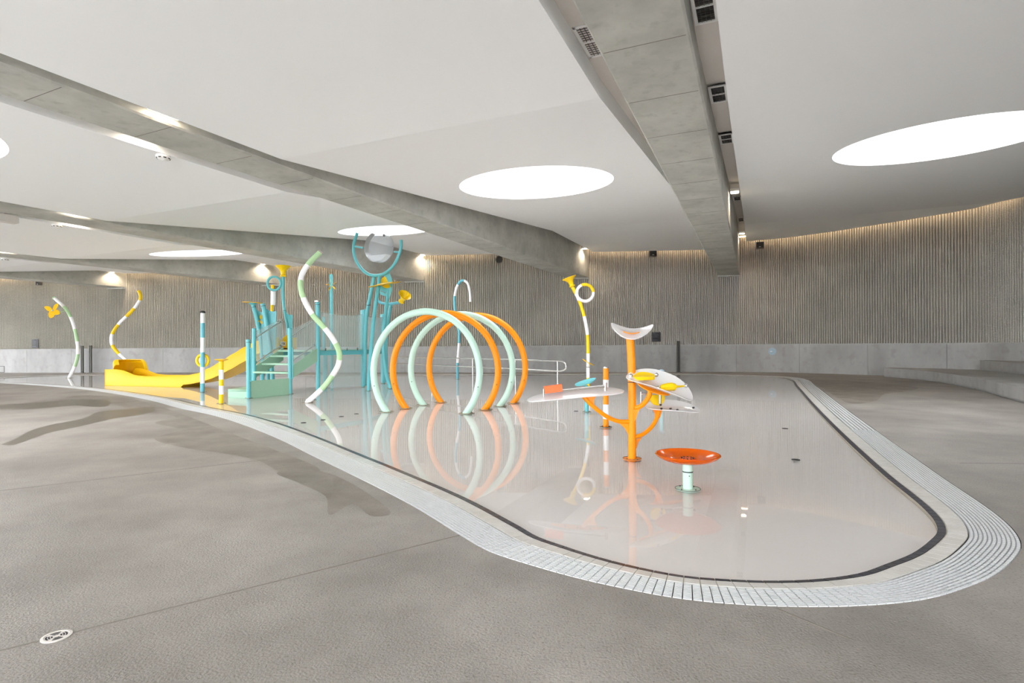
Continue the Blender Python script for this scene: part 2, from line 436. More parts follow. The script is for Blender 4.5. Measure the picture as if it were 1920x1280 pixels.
water = tag(bm_obj(bm, 'water', M['water'], up=1), 'still clear shallow water filling the white pool', 'water', kind='stuff')

# ------------------------------------------------------------------ beams and ceiling
ZB = H + 3.94
BW = 1.17; GAP = .34
def unproj(u, v, z):
    x, zz = ray(u, v); d = (z - H) / zz; return Vector((x * d, d, 0))
beams = []
for nu, nv, fu, fv in [(1281, 0, 1387, 515), (0, 119, 1105, 521), (0, 382, 815, 530), (0, 474, 525, 533), (0, 518, 259, 541)]:
    a = unproj(nu, nv, ZB); b = unproj(fu, fv, ZB); d = (b - a).normalized(); beams.append((a, b, d, Vector((d.y, -d.x, 0))))
AX = Vector((.403, .915, 0)).normalized()
def tco(p): return p.x * AX.x + p.y * AX.y
def line_wall(p, d):
    for a, b, na in zip(WALL, WALL[1:], WN):
        e = b - a; den = d.x * e.y - d.y * e.x
        if abs(den) < 1e-9: continue
        r = a - p; s = (r.x * e.y - r.y * e.x) / den; t = (r.x * d.y - r.y * d.x) / den
        if 0 <= t <= 1 and s > 0: return p + d * s, na
    return p + d * 30, Vector((0, -1, 0))
def at_t(p, d, t): return p + d * ((t - tco(p)) / (d.x * AX.x + d.y * AX.y))
def nt(n, t): return Vector((AX.y * n + AX.x * t, -AX.x * n + AX.y * t, 0))
FA, FB = nt(19, -10.6), nt(-43, 1.0)              # line of the glazed front, behind the camera
def front(p, d):                                   # where a line meets the glazed front
    e = FB - FA; den = d.x * e.y - d.y * e.x; r = FA - p
    return p + d * ((r.x * e.y - r.y * e.x) / den)
prof_t = {'r': (8.6, 29.0, .0915), 0: (8.6, 24.5, .0915), 1: (10.5, 22.8, .12), 2: (14.1, 22.4, .128), 3: (14.4, 20.8, .136), 4: (14.4, 20.8, .136)}
def bay_of(k, side): return k if side < 0 else ('r' if k == 0 else k - 1)      # bay touching beam k on that side
def wall_bay(p):
    for k, b in enumerate(beams):
        if p.x > b[1].x - BW / 2: return 'r' if k == 0 else k - 1
    return 4
def zc(p, kind=0):
    t = tco(p); a, b, sl_ = prof_t[kind]
    if kind == 'r' and a - 3 < t < a + 3: return ZB + .0915 * (t - a + 3) ** 2 / 12
    return ZB + sl_ * (min(max(t, a), b) - a)
for k, (a, b, d, n) in enumerate(beams):
    e1, _ = line_wall(a, d); e2, _ = line_wall(a - n * BW, d)
    s1 = front(a, d); s2 = front(a - n * BW, d)
    pts = [s2, s1, e1 + d * .3, e2 + d * .3]; ch = .03
    mb = MB(); up = Vector((0, 0, 1))
    lo = [p + up * ZB for p in (s2 + n * ch, s1 - n * ch, e1 + d * .3 - n * ch, e2 + d * .3 + n * ch)]
    mi = [p + up * (ZB + ch) for p in pts]; hi = [p + up * (ZB + 3.1) for p in pts]
    mb.add(lo + mi + hi, [(0, 3, 2, 1), (0, 1, 5, 4), (1, 2, 6, 5), (2, 3, 7, 6), (3, 0, 4, 7), (4, 5, 9, 8), (5, 6, 10, 9), (6, 7, 11, 10), (7, 4, 8, 11), (8, 9, 10, 11)])
    bo = mb.build('concrete_beam', M['beam'], org=(e1 + e2) / 2 + up * ZB)
    tag(bo, ['wide concrete roof beam with vent grilles along both sides', 'concrete roof beam meeting the wall behind the curled yellow horn', 'concrete roof beam passing behind the tipping bucket of the tower',
             'concrete roof beam meeting the wall behind the teal ringed horn', 'concrete roof beam above the yellow and white wavy pole'][k], 'beam', kind='structure')
    # bearing ledge on the wall below the beam end
    MB().hexa([p + up * z for z in (ZB - .07, ZB) for p in (e2 - d * .12, e1 - d * .12, e1 + d * .25, e2 + d * .25)]).build('bearing_pad', M['beam'], bo)
for k in (0, 1):
    a, b, d, n = beams[k]; bo = bpy.data.objects['concrete_beam' if k == 0 else 'concrete_beam.001']
    for j in range(-1, 15):
        p = a + d * (.75 + 1.68 * j)
        if p.y > 1.5: MB().bar(p - n * .05 + Vector((0, 0, ZB - .001)), p - n * (BW - .05) + Vector((0, 0, ZB - .001)), .012, .004).build('form_seam', M['joint'], bo)
# skylights: (bay, pixel on ceiling)
def on_ceiling(u, v, kind=0):
    z = ZB + .4
    for _ in range(30):
        p = unproj(u, v, z); z = zc(p, kind)
    return p
SKY = {0: [on_ceiling(1005, 346, 0)], 1: [on_ceiling(722, 433, 1)], 2: [on_ceiling(375, 475, 2)], 'r': []}
sp = on_ceiling(1762, 267, 'r'); SKY['r'].append(sp)
SKY[1].append(Vector((-11.5, 9.45, 0)))
def srad(c): return 1.8 if c.x < -15 and c.y > 20 else 1.98 if c.y > 20 else 2.12
bays = []
for k in range(4):
    a, b, d, n = beams[k]; a2, b2, d2, n2 = beams[k + 1]
    R0 = a - n * (BW + GAP); L0 = a2 + n2 * GAP
    eR, wn = line_wall(R0, d); eL, wn2 = line_wall(L0, d2)
    bays.append((k, k, [front(L0, d2), front(R0, d), eR - d * .35, eL - d2 * .35], SKY.get(k, [])))
a, b, d, n = beams[4]
L0 = a - n * (BW + GAP); eL, _ = line_wall(L0, d)
bays.append((4, 4, [front(L0, d), eL - d * .35, Vector((-41, 37.1, 0)), Vector((-41, 17.2, 0))][::-1], []))
a, b, d, n = beams[0]
L0 = a + n * GAP; eL, wn = line_wall(L0, d)
ro = []
for i, p in enumerate(WALL):
    if p.x > eL.x + .1 and i % 4 == 0: ro.append(p + WN[i] * .35)
bays.append(('r', 'r', [front(L0, d), Vector((13.0, -14.0, 0))] + ro[::-1] + [eL - d * .35], SKY['r']))
ceil_root = None
nwin = 0
for key, kind, poly, sk in bays:
    holes = [[c + Vector((math.cos(2 * math.pi * j / 64), math.sin(2 * math.pi * j / 64), 0)) * srad(c) for j in range(64)] for c in sk]
    bm = fill_mesh(poly, holes)
    for tb in prof_t[kind][:2] + ((5.6, 6.6, 7.6, 9.6, 10.6, 11.6) if kind == 'r' else ()):
        bmesh.ops.bisect_plane(bm, geom=bm.verts[:] + bm.edges[:] + bm.faces[:], plane_co=AX * tb, plane_no=AX, dist=1e-5)
    for v in bm.verts: v.co.z = zc(v.co, kind)
    # upstand round the outer edge
    bnd = [e for e in bm.edges if e.is_boundary]
    for e in bnd:
        mid = (e.verts[0].co + e.verts[1].co) / 2
        if any((Vector((mid.x, mid.y, 0)) - c).length < srad(c) + .05 for c in sk): continue
        a_, b_ = e.verts[0].co.copy(), e.verts[1].co.copy()
        q = [bm.verts.new(a_), bm.verts.new(b_), bm.verts.new(b_ + Vector((0, 0, .5))), bm.verts.new(a_ + Vector((0, 0, .5)))]
        bm.faces.new(q)
    nm = 'ceiling'
    co = bm_obj(bm, nm, M['ceil'], org=(poly[0].x, poly[0].y, ZB), up=-1)
    tag(co, {0: 'white ceiling bay with round skylight between the two nearest beams', 1: 'white folded ceiling bay with a skylight above the bucket tower', 2: 'white ceiling bay with a narrow skylight above the slide',
             3: 'white ceiling bay above the wavy yellow pole', 4: 'white ceiling bay beyond the last concrete beam', 'r': 'white ceiling bay with a large oval skylight above the bench steps'}[key], 'ceiling', kind='structure')
    for c, h in zip(sk, holes):
        nwin += 1
        mb = MB(); V = []
        top = max(zc(p, kind) for p in h) + 1.3
        for p in h: V += [Vector((p.x, p.y, zc(p, kind) - .002)), Vector((p.x, p.y, top))]
        m = len(h)
        w = mb.add(V, [(2 * j, 2 * ((j + 1) % m), 2 * ((j + 1) % m) + 1, 2 * j + 1) for j in range(m)]).build('window_%d' % nwin, M['ceil'], org=(c.x, c.y, zc(c, kind)), smooth=True)
        tag(w, 'round white skylight shaft open to the daylight', 'skylight', 'round skylights in the white ceiling', 'structure')
        MB().lathe([(srad(c) + .02, 0), (srad(c) + .02, .03)], (c.x, c.y, top), n=48).build('pane', clear('skylight glass %d' % nwin, srgb(240, 244, 246), (.97, .98, .98, 1), .1, .02), w)
# soffit panels closing the slots beside the beams
for k, (a, b, d, n) in enumerate(beams):
    for side in (0, 1):
        p0 = a if side == 0 else a - n * (BW + GAP + .03)
        kind = bay_of(k, 1 if side == 0 else -1)
        e, _ = line_wall(p0, d); mb = MB(); ts = [tco(front(p0, d)), prof_t[kind][0], prof_t[kind][1], max(tco(e) + .3, prof_t[kind][1] + .5)]
        rows = []
        for t in ts:
            q = at_t(p0 + n * 0, d, t); z = zc(q, kind) + .31
            rows.append([q + Vector((0, 0, z)), q + n * (GAP + .03) + Vector((0, 0, z))])
        s_ = mb.grid(rows, (0, 0, .05)).build('trim_%d' % (2 * k + side + 1), M['panelw'])
        tag(s_, 'pale soffit panel in the slot beside a concrete beam', 'soffit panel', 'soffit panels beside the beams', 'structure')
# cap over the light cove along the wall
mb = MB(); rows = []
for i in range(0, len(WALL), 2):
    p = WALL[i]; kind = wall_bay(p)
    z = max(zc(p - Vector((0, .3, 0)), kind), ZB + .2) + .47
    rows.append([p - WN[i] * .3 + Vector((0, 0, z)), p + WN[i] * .75 + Vector((0, 0, z))])
cap = tag(mb.grid(rows, (0, 0, .05)).build('trim_11', M['panelw']), 'hidden cove lid above the wall edge', 'cove', kind='structure')
# warm led strip inside the cove
mb = MB(); rows = []
for i in range(0, len(WALL), 3):
    p = WALL[i]; kind = wall_bay(p)
    if not -.96 < p.x / max(p.y, .1) < .96: continue
    z = zc(p - Vector((0, .3, 0)), kind) + .3
    rows.append([p + WN[i] * .26 + Vector((0, 0, z)), p + WN[i] * .22 + Vector((0, 0, z - .03))])
mb.grid(rows, (0, 0, .012)).build('led_strip', M['led'], cap)

# ------------------------------------------------------------------ glazed front of the hall, behind the camera
fa, fb = FA - AX * .25, FB - AX * .25; fd = (fb - fa).normalized(); nm_ = 24
fac = tag(MB().bar(fa + Vector((0, 0, .06)), fb + Vector((0, 0, .06)), .14, .12).build('window_front_offscreen', M['bollard'], org=fa), 'glazed front of the hall with slim dark mullions', 'window', kind='structure')
for j in range(nm_ + 1):
    p = fa.lerp(fb, j / nm_); MB().bar(p, p + Vector((0, 0, ZB + .4)), .06, .12, up=fd).build('mullion', M['bollard'], fac)
fglass = clear('facade glass', srgb(240, 244, 246), (.90, .91, .92, 1), .05, .02)
for j in range(nm_):
    p = fa.lerp(fb, (j + .03) / nm_); q = fa.lerp(fb, (j + .97) / nm_)
    MB().bar((p + Vector((0, 0, 2.8))), (q + Vector((0, 0, 2.8))), .012, 5.4).build('pane', fglass, fac)
fa, fb = Vector((-41.3, 17.4, 0)), Vector((-41.3, 36.8, 0)); fd = (fb - fa).normalized(); nm_ = 11
fac = tag(MB().bar(fa + Vector((0, 0, .06)), fb + Vector((0, 0, .06)), .14, .12).build('window_left_offscreen', M['bollard'], org=fa), 'glazed end of the hall beyond the far tip of the pool', 'window', kind='structure')
for j in range(nm_ + 1):
    p = fa.lerp(fb, j / nm_); MB().bar(p, p + Vector((0, 0, ZB + 1.2)), .06, .12, up=fd).build('mullion', M['bollard'], fac)
eglass = clear('end glass', srgb(240, 244, 246), (.95, .96, .97, 1), .05, .02)
for j in range(nm_):
    p = fa.lerp(fb, (j + .03) / nm_); q = fa.lerp(fb, (j + .97) / nm_)
    MB().bar((p + Vector((0, 0, 3.3))), (q + Vector((0, 0, 3.3))), .012, 6.4).build('pane', eglass, fac)

rows = [[FA + AX * t + Vector((0, 0, ZB + .45)), FB + AX * t + Vector((0, 0, ZB + .45))] for t in (.1, -2.0)]
tag(MB().grid(rows, (0, 0, .2)).build('trim_12', M['ceil']), 'added unseen white overhang shading the glazed front from high sky', 'overhang', kind='structure')  # unseen overhang, added to keep high sky light off the deck

_g = [FA - AX * .9, FB - AX * .9, Vector((FB.x - AX.x * .9, 60, 0)), Vector((-120, 60, 0)), Vector((-120, -90, 0)), Vector((60, -90, 0)), Vector((60, FA.y - 4, 0))]
bm = fill_mesh([Vector((p.x, p.y, 0)) for p in _g], z=-.02)
tag(bm_obj(bm, 'added_ground_outside', M['paving'], up=1), 'unseen pale paving added outside the glazed front to bounce daylight', 'paving', kind='structure')  # unseen ground added beyond the glass so sky light bounces in

# ------------------------------------------------------------------ lamps beside the beams
def beam_at_u(k, u, side):
    a, b, d, n = beams[k]; p = a if side > 0 else a - n * BW
    kk = (u - 960) / F; s = (kk * p.y - p.x) / (d.x - kk * d.y); return p + d * s, d, n * side
def lamp(k, u, side, label, power, length=.5, spot=True, kind=None):
    kind = bay_of(k, side); p, d, n = beam_at_u(k, u, side); z = zc(p, kind) + (.03 if spot else .12)
    c = p + n * (GAP * .5)
    t = thing('beam_downlight', c + Vector((0, 0, z)), label, 'light', 'downlights beside the beams')
    MB().box(c + Vector((0, 0, z + .06)), (length, GAP * .8, .1), d).build('housing', M['white'], t)
    MB().box(c + Vector((0, 0, z + .004)), (length * .9, GAP * .66, .012), d).build('lens', M['lamp'], t)
    ld = bpy.data.lights.new('beam_downlight_light', 'SPOT'); ld.energy = power; ld.color = (1, .80, .58); ld.spot_size = math.radians(150); ld.spot_blend = .6; ld.shadow_soft_size = .06
    lo = bpy.data.objects.new('beam_downlight_light', ld); COL.objects.link(lo); lo.parent = t; lo.location = (0, 0, -.03)
lamp(1, 1092, 1, 'warm downlight where the beam behind the curled yellow horn meets the wall', 70, .25)
lamp(2, 790, 1, 'warm downlight at the wall end of the beam right of the tipping bucket', 80, .25)
lamp(3, 492, 1, 'warm downlight at the wall end of the beam near the teal ringed horn', 80, .25)
lamp(4, 210, 1, 'warm downlight at the wall end of the beam above the wavy yellow pole', 80, .25)
lamp(0, 1369, 1, 'warm downlight in the slot along the grille-lined wide beam', 60, .3, kind='r')
lamp(0, 1386, 1, 'warm downlight at the wall end of the grille-lined wide beam', 60, .3, kind='r')
for k, u, sd, lb in ((1, 305, 1, 'bright panel light on the pool side of the beam behind the horn'), (1, 285, -1, 'bright panel light on the far side of the beam behind the horn'),
                     (2, 143, 1, 'bright panel light on the pool side of the bucket tower beam'), (2, 152, -1, 'bright panel light on the far side of the bucket tower beam'), (3, 8, 1, 'bright panel light on the fourth beam from the benches')):
    lamp(k, u, sd, lb, 30, .6, spot=False)

# ------------------------------------------------------------------ vent grilles on the wide beam
def grille(u, v, side, label, L=.85):
    kind = bay_of(0, side)
    a, b, d, n = beams[0]; z = ZB + .31
    for _ in range(20):
        p = unproj(u, v, z); z = zc(p, kind) + .31
    base_ = a if side > 0 else a - n * BW
    s = (p - base_).dot(d); c = base_ + d * s + n * side * GAP * .5 + Vector((0, 0, zc(p, kind) + .305))
    sl = Vector((d.x, d.y, 0)); sl.z = (zc(c + d, kind) - zc(c, kind)); nn = n * side
    t = thing('vent_grille', c, label, 'vent', 'vent grilles along the wide beam')
    w = GAP * .86; mb = MB()
    for o, ln in ((-w / 2 + .02, L), (w / 2 - .02, L)): mb.box(c + nn * o, (ln, .04, .02), sl, nn)
    for o in (-L / 2 + .02, 0, L / 2 - .02): mb.box(c + sl.normalized() * o, (.04 if o else .025, w, .02), sl, nn)
    mb.build('frame', M['white'], t)
    MB().box(c + Vector((0, 0, .012)), (L, w, .01), sl, nn).build('backing', M['grille'], t)
    for j in range(3):
        o = (j + 1) / 4 - .5
        MB().box(c + nn * o * (w - .06) - Vector((0, 0, .0)), (L - .05, .006, .012), sl, nn).build('slat', M['speaker'], t)
    for j in range(13):
        o = ((j + 1) / 14 - .5) * (L - .06)
        MB().box(c + sl.normalized() * o, (.006, w - .06, .008), sl, nn).build('slat', M['speaker'], t)
grille(1099, 79, -1, 'white vent grille on the pool side of the wide beam')
for (u, v, lb) in ((1322, 10, 'largest vent grille on the bench side of the wide beam'), (1349, 176, 'second vent grille on the bench side of the wide beam'), (1364, 260, 'vent grille just above the slot downlight of the wide beam'), (1383, 372, 'small vent grille halfway to the wall on the wide beam'), (1386, 412, 'vent grille on the wide beam close to the wall')):
    grille(u, v, 1, lb)


# ------------------------------------------------------------------ wall fittings
def on_wall(u, v, off=.05):
    p, t, n = wall_hit(u); x, z = ray(u, v); k = (p.y - off / max(.5, abs(n.y))) / p.y; return Vector((p.x * k, p.y * k, H + z * p.y * k)), t, n
for u, v, w, h, lb in ((66, 644, .46, .57, 'black printed notice on the ribbed wall near the propeller pole'), (1230.5, 631.5, .50, .56, 'black printed notice on the ribbed wall beside the tall dark post')):
    c, t, n = on_wall(u, v, .06)
    th = thing('wall_sign', c - Vector((0, 0, h / 2)), lb, 'sign')
    bd = MB().box(c, (w, .02, h), t, -n).build('board', M['sign'], th)
    mb = MB()
    for k, (o, ln, hh) in enumerate(((.44, .25, .02), (.36, .4, .012), (.28, .62, .012), (.21, .7, .012), (.14, .55, .012), (.07, .66, .012), (0, .5, .012), (-.07, .6, .012), (-.14, .42, .012), (-.3, .6, .03), (-.4, .7, .014))):
        mb.box(c + n * .012 + Vector((0, 0, o * h)) - t * (w * .44 - ln * w / 2), (ln * w, .004, hh), t, -n)
    mb.build('lettering', M['print'], bd)
for u, v, lb in ((937, 486, 'round grey loudspeaker between the bucket tower beam and the horn beam'), (1225, 475, 'boxy grey loudspeaker between the horn beam and the wide beam'), (1426, 460, 'boxy grey loudspeaker on the bench side of the wide beam'), (74, 531, 'small dark camera high on the far ribbed wall')):
    c, t, n = on_wall(u, v, .22 if u != 74 else .3)
    big = u != 74; k = 1 if big else .7
    th = thing('wall_loudspeaker' if big else 'security_camera', c - Vector((0, 0, .18)), lb, 'loudspeaker' if big else 'camera')
    dn = (n + Vector((0, 0, -.35))).normalized()
    if u == 937:
        MB().lathe([(.1, -.16), (.2, -.1), (.22, .08), (.2, .13)], c, dn).build('cabinet', M['speaker'], th, smooth=True)
        MB().lathe([(.18, .13), (.17, .15)], c, dn).build('front_grille', M['grille'], th)
    else:
        MB().box(c, (.40 * k, .30 * k, .36 * k), t, -n).build('cabinet', M['speaker'], th)
        MB().box(c + n * .155 * k, (.34 * k, .02, .30 * k), t, -n).build('front_grille', M['grille'], th)
        MB().box(c + n * .17 * k - Vector((0, 0, .1 * k)), (.1 * k, .01, .025), t, -n).build('badge', M['white'], th)
    MB().bar(c - n * .1, c - n * .18, .06, .06).build('bracket', M['speaker'], th)
# round pale marker on the concrete band
c, t, n = on_wall(1448, 658.5, .012)
th = thing('round_marker', c - Vector((0, 0, .2)), 'pale blue round marker with arrow on the concrete band', 'sign')
MB().lathe([(.205, 0), (.205, .012)], c, n, 32).build('plate', M['disc'], th)
mb = MB(); mb.bar(c + n * .016 - t * .1, c + n * .016 + t * .02, .004, .02, up=(0, 0, 1)); mb.bar(c + n * .016 - t * .1, c + n * .016 - t * .05 + Vector((0, 0, .04)), .004, .015); mb.bar(c + n * .016 - t * .1, c + n * .016 - t * .05 - Vector((0, 0, .04)), .004, .015)
mb.build('arrow', M['wpaint'], th)
# dark slotted posts in front of the wall
for u, vt, pair, lb in ((154, 648, 0, 'dark grey slotted post, nearer the green and white propeller pole'), (169.5, 647.5, 0, 'dark grey slotted post, nearer the slide trough'), (1272, 639, 1, 'dark grey double post in front of the concrete band beside the notice')):
    p, t, n = wall_hit(u); p = p * ((p.y - .35) / p.y); hgt = H + ray(u, vt)[1] * p.y
    th = thing('slotted_post', p, lb, 'post')
    w = .085 if not pair else .09
    for sgn in (-1, 1): MB().box(p + t * sgn * (w / 2 + .006) + Vector((0, 0, hgt / 2)), (w * .78, .09, hgt), t, -n).build('upright', M['bollard'], th)
    MB().box(p + Vector((0, 0, hgt / 2)) - n * .02, (.05, .03, hgt - .02), t, -n).build('web', M['grille'], th)
    MB().box(p + Vector((0, 0, .01)), (.3, .2, .02), t, -n).build('base_plate', M['bollard'], th)
# vent in the concrete band at the left
c, t, n = on_wall(2, 692, .015)
th = thing('wall_vent', c - Vector((0, 0, .2)), 'framed grey vent low in the concrete band', 'vent')
for o in (-.22, .22): MB().box(c + t * o, (.03, .02, .42), t, -n).build('frame', M['bollard'], th)
for o in (-.2, .2): MB().box(c + Vector((0, 0, o)), (.44, .02, .03), t, -n).build('frame', M['bollard'], th)
MB().box(c, (.42, .012, .4), t, -n).build('cover', M['plinth'], th)
# smoke detectors under the beams
for k, u, lb in ((1, 337, 'white smoke detector beside the panel lights of the horn beam'), (2, 124, 'white smoke detector beside the panel lights of the bucket tower beam'), (3, 20, 'white smoke detector under the far slide-side beam')):
    p, d, n = beam_at_u(k, u, -1); c = p + n * (GAP + .14) + Vector((0, 0, ZB))
    th = thing('smoke_detector', c, lb, 'detector')
    hs = MB().lathe([(.13, .02), (.14, -.03), (.10, -.075), (.03, -.09)], c, n=24).build('housing', M['white'], th, smooth=True)
    for j in range(8):
        a = j * math.pi / 4; MB().box(c + Vector((math.cos(a) * .118, math.sin(a) * .118, -.055)), (.012, .05, .02), (math.cos(a), math.sin(a), 0)).build('vent_slot', M['black'], hs)
p, d, n = beam_at_u(2, 22, -1); c = p + n * .28 + Vector((0, 0, ZB - .1))
th = thing('projector_box', c, 'pale boxy fixture hung at the edge of the bucket tower beam', 'fixture')
MB().box(c, (.5, .3, .22), d).build('body', M['panelw'], th); MB().box(c + n * .16, (.3, .02, .14), d).build('lens_panel', M['grille'], th)
MB().bar(c, c + Vector((0, 0, .45)), .05, .05).build('hanger', M['panelw'], th)

# ------------------------------------------------------------------ stepped concrete benches
def tier(front, back, z0, z1, label):
    F_ = resample(spline(front, 8), count=28); B_ = resample(spline(back, 8), count=28)
    mb = MB(); mt = MB(); toe = .09
    def prism(mb, A, Bk, a, b):
        n = len(A); V = []
        for p, q in zip(A, Bk): V += [Vector((p.x, p.y, a)), Vector((p.x, p.y, b)), Vector((q.x, q.y, b)), Vector((q.x, q.y, a))]
        fs = [(4 * k + i, 4 * k + (i + 1) % 4, 4 * k + 4 + (i + 1) % 4, 4 * k + 4 + i) for k in range(n - 1) for i in range(4)]
        mb.add(V, fs + [(0, 1, 2, 3), tuple(4 * (n - 1) + i for i in (3, 2, 1, 0))])
    prism(mb, F_, B_, z0 + .07, z1)
    In = [p.lerp(q, min(.9, toe / max(.05, (q - p).length))) for p, q in zip(F_, B_)]
    prism(mt, In, B_, z0, z0 + .072)
    o = mb.build('bench_step', M['plinth']); tag(o, label, 'bench', 'stepped concrete benches')
    ORG[o.name] = o.location.copy(); mt.build('toe_recess', M['plinth'], o)
wi = [(p, n) for p, n in zip(WALL, WN) if p.x > 15 and p.y > 1.0]
def wseg(y0, y1, off):
    return [p + n * off for p, n in wi if y1 <= p.y <= y0][::4]
f1 = [G(1657, 706), G(1700, 709.5), G(1740, 714), G(1785, 721.5), G(1830, 731), G(1920, 757), Vector((11.2, 10, 0)), Vector((9.6, 6.5, 0)), Vector((8.4, 2.5, 0))]
tier(f1, wseg(27.0, 2.4, .03), 0, .41, 'low grey concrete bench step nearest the pool')
f2 = [G(1838, 694, .41), G(1878, 698.5, .41), G(1920, 703.5, .41), Vector((18.0, 16.5, .41)), Vector((16.6, 11, .41)), Vector((14.6, 6, .41)), Vector((13, 2, .41))]
tier(f2, wseg(23.6, 2.0, .03), .41, .835, 'upper grey concrete bench step against the ribbed wall')

# ------------------------------------------------------------------ puddles and damp patches on the deck
def puddle(px, m, label, cat='puddle', z=.0012):
    P = spline([G(u, v) for u, v in px], 6, True); o = sum(P, Vector()) / len(P)
    bm = fill_mesh([Vector((p.x, p.y, 0)) for p in P], z=z)
    ob = bm_obj(bm, 'puddle' if cat == 'puddle' else 'damp_patch', M[m], org=(o.x, o.y, z), up=1); tag(ob, label, cat)
puddle([(6, 833), (30, 822), (60, 806), (100, 795), (150, 786), (190, 771), (230, 767), (280, 764), (292, 769), (265, 777), (210, 785), (150, 799), (100, 809), (60, 822), (25, 834)], 'wet', 'long dark streak of water on the deck left of the pool')
puddle([(0, 759), (60, 755), (130, 750), (190, 748), (206, 756), (190, 763), (130, 760), (70, 766), (0, 766)], 'wet', 'thin dark puddle on the deck close to the slide trough')
puddle([(150, 741), (230, 745), (300, 762), (360, 783), (440, 815), (520, 845), (600, 885), (560, 895), (480, 862), (420, 850), (330, 836), (290, 820), (340, 806), (290, 792), (330, 782), (260, 770), (200, 755), (120, 747)], 'damp', 'brown damp area on the deck along the slide side of the pool', 'damp patch', .0006)
puddle([(560, 878), (610, 885), (690, 925), (730, 965), (700, 968), (660, 945), (620, 965), (610, 930), (560, 905), (520, 885)], 'damp', 'mottled damp patch on the deck beside the white grating', 'damp patch', .0009)
puddle([(1525, 712), (1580, 713), (1650, 718), (1720, 726), (1700, 733), (1660, 738), (1640, 752), (1600, 757), (1575, 748), (1545, 728)], 'damp', 'dark damp patch on the deck near the bench steps', 'damp patch', .0006)
# floor drain
c = G(106, 1193)
th = thing('floor_drain', c, 'round grey drain grate let into the deck joint', 'drain')
R_ = .071
MB().lathe([(R_, 0), (R_, .004), (R_ * .8, .0055), (R_ * .8, 0)], c, n=40).build('rim', M['panelw'], th)
MB().lathe([(R_ * .82, .0005), (R_ * .82, .003)], c, n=40).build('plate', M['panelw'], th)
for q in range(4):
    for k in range(3):
        r = R_ * (.3 + .17 * k); a0 = q * math.pi / 2 + .25; pts = []
        for j in range(7):
            a = a0 + j / 6 * (math.pi / 2 - .5); pts.append((r, a))
        mb = MB(); rows = [[c + Vector((math.cos(a) * rr, math.sin(a) * rr, .0032)) for r, a in pts] for rr in (r - .004, r + .004)]
        mb.grid(rows, (0, 0, .0008)).build('slot', M['black'], th)

# ------------------------------------------------------------------ helpers for the play pieces
ZF = -.05
def flange(c, r, parent, name='base_flange', m='flange'):
    c = Vector((c.x, c.y, -.02)); fo = MB().lathe([(r, 0), (r, .006), (r * .92, .008), (.01, .008)], c, n=28).build(name, M[m], parent)
    if r > .1:
        for j in range(4):
            a = j * math.pi / 2 + .6; MB().lathe([(.008, .006), (.008, .016)], c + Vector((math.cos(a) * r * .78, math.sin(a) * r * .78, 0)), n=8).build('bolt', M['grille'], fo)
def striped(name, label, cat, pts, r, cols, fr=None, group=None, n=14, base=True, fl=None):
    """tube along pts (base first) cut into colour bands"""
    P = resample(spline(pts, 8), count=len(cols) * 8); m = len(P) - 1
    fr = fr or [k / len(cols) for k in range(len(cols) + 1)]
    o = thing(name, Vector((P[0].x, P[0].y, 0)), label, cat, group)
    for k, cname in enumerate(cols):
        i0 = round(fr[k] * m); i1 = round(fr[k + 1] * m)
        MB().tube(P[i0:i1 + 1], r, n).build('band', M[cname], o, smooth=True)
    if base:
        MB().tube([Vector((P[0].x, P[0].y, ZF)), P[0] + (P[1] - P[0]).normalized() * .02], r, n).build('foot', M[cols[0]], o, smooth=True)
        flange(P[0], fl or r * 2.1, o)
    return o, P
def horn(c, axis, L, R0, R1, parent, m='yellow'):
    prof_ = [(R0, 0), (R0 * 1.5, .02 * L), (R0 * 1.6, .12 * L), (R0 * 1.2, .2 * L), (R0 * 1.25, .35 * L), (R0 * 1.5, .55 * L), (R1 * .62, .75 * L), (R1 * .9, .9 * L), (R1, .97 * L), (R1, L), (R1 * .86, L * .97), (R0 * .9, .5 * L)]
    return MB().lathe(prof_, c, axis, 28).build('horn', M[m], parent, smooth=True)
def dz(u, v): return G(u, v).y
def pole_pts(px, d, z0=0.0, bend=None):
    P = [Q(u, v, d + (bend[i] if bend else 0)) for i, (u, v) in enumerate(px)]
    P[0] = Vector((P[0].x, P[0].y, z0)); return P

# ------------------------------------------------------------------ four walk-through hoops
def hoop(bl, br, vtop, m, label):
    a = G(*bl); b = G(*br); mid = (a + b) / 2; ax = (b - a).normalized(); half = (b - a).length / 2
    ztop = H + ray((bl[0] + br[0]) / 2, vtop)[1] * mid.y
    r = .083; zt = ztop - r; A = half * 1.315; kb = math.sqrt(1 - (half / A) ** 2); b_ = zt / (1 + kb); zc_ = zt - b_
    a0 = math.asin(max(-1, min(1, -zc_ / b_))); pts = []
    for j in range(49):
        t = lerp(math.pi - a0, a0, j / 48); pts.append(mid + ax * (A * math.cos(t)) + Vector((0, 0, zc_ + b_ * math.sin(t))))
    o = thing('spray_hoop', mid, label, 'hoop', 'walk-through spray hoops')
    MB().tube(pts, r, 16).build('ring', M[m], o, smooth=True)
    for e, p in ((0, pts[0]), (1, pts[-1])):
        q = pts[1] if e == 0 else pts[-2]
        MB().tube([p + (p - q).normalized() * .13, p], r, 16).build('foot', M[m], o, smooth=True); flange(p, .19, o)
        s_ = pts[5] if e == 0 else pts[-6]
        MB().lathe([(.012, 0), (.012, .012)], s_ + Vector((0, -r, 0)), (0, -1, 0), 8).build('bolt', M['black'], o)
hoop((724, 770), (875, 773), 577.5, 'mint', 'pale mint spray hoop closest to the green and white wavy pole')
hoop((760, 763.5), (910, 766), 581, 'orange', 'orange spray hoop between the two mint hoops')
hoop((793, 757.5), (938, 759.5), 583, 'mint', 'pale mint spray hoop between the two orange hoops')
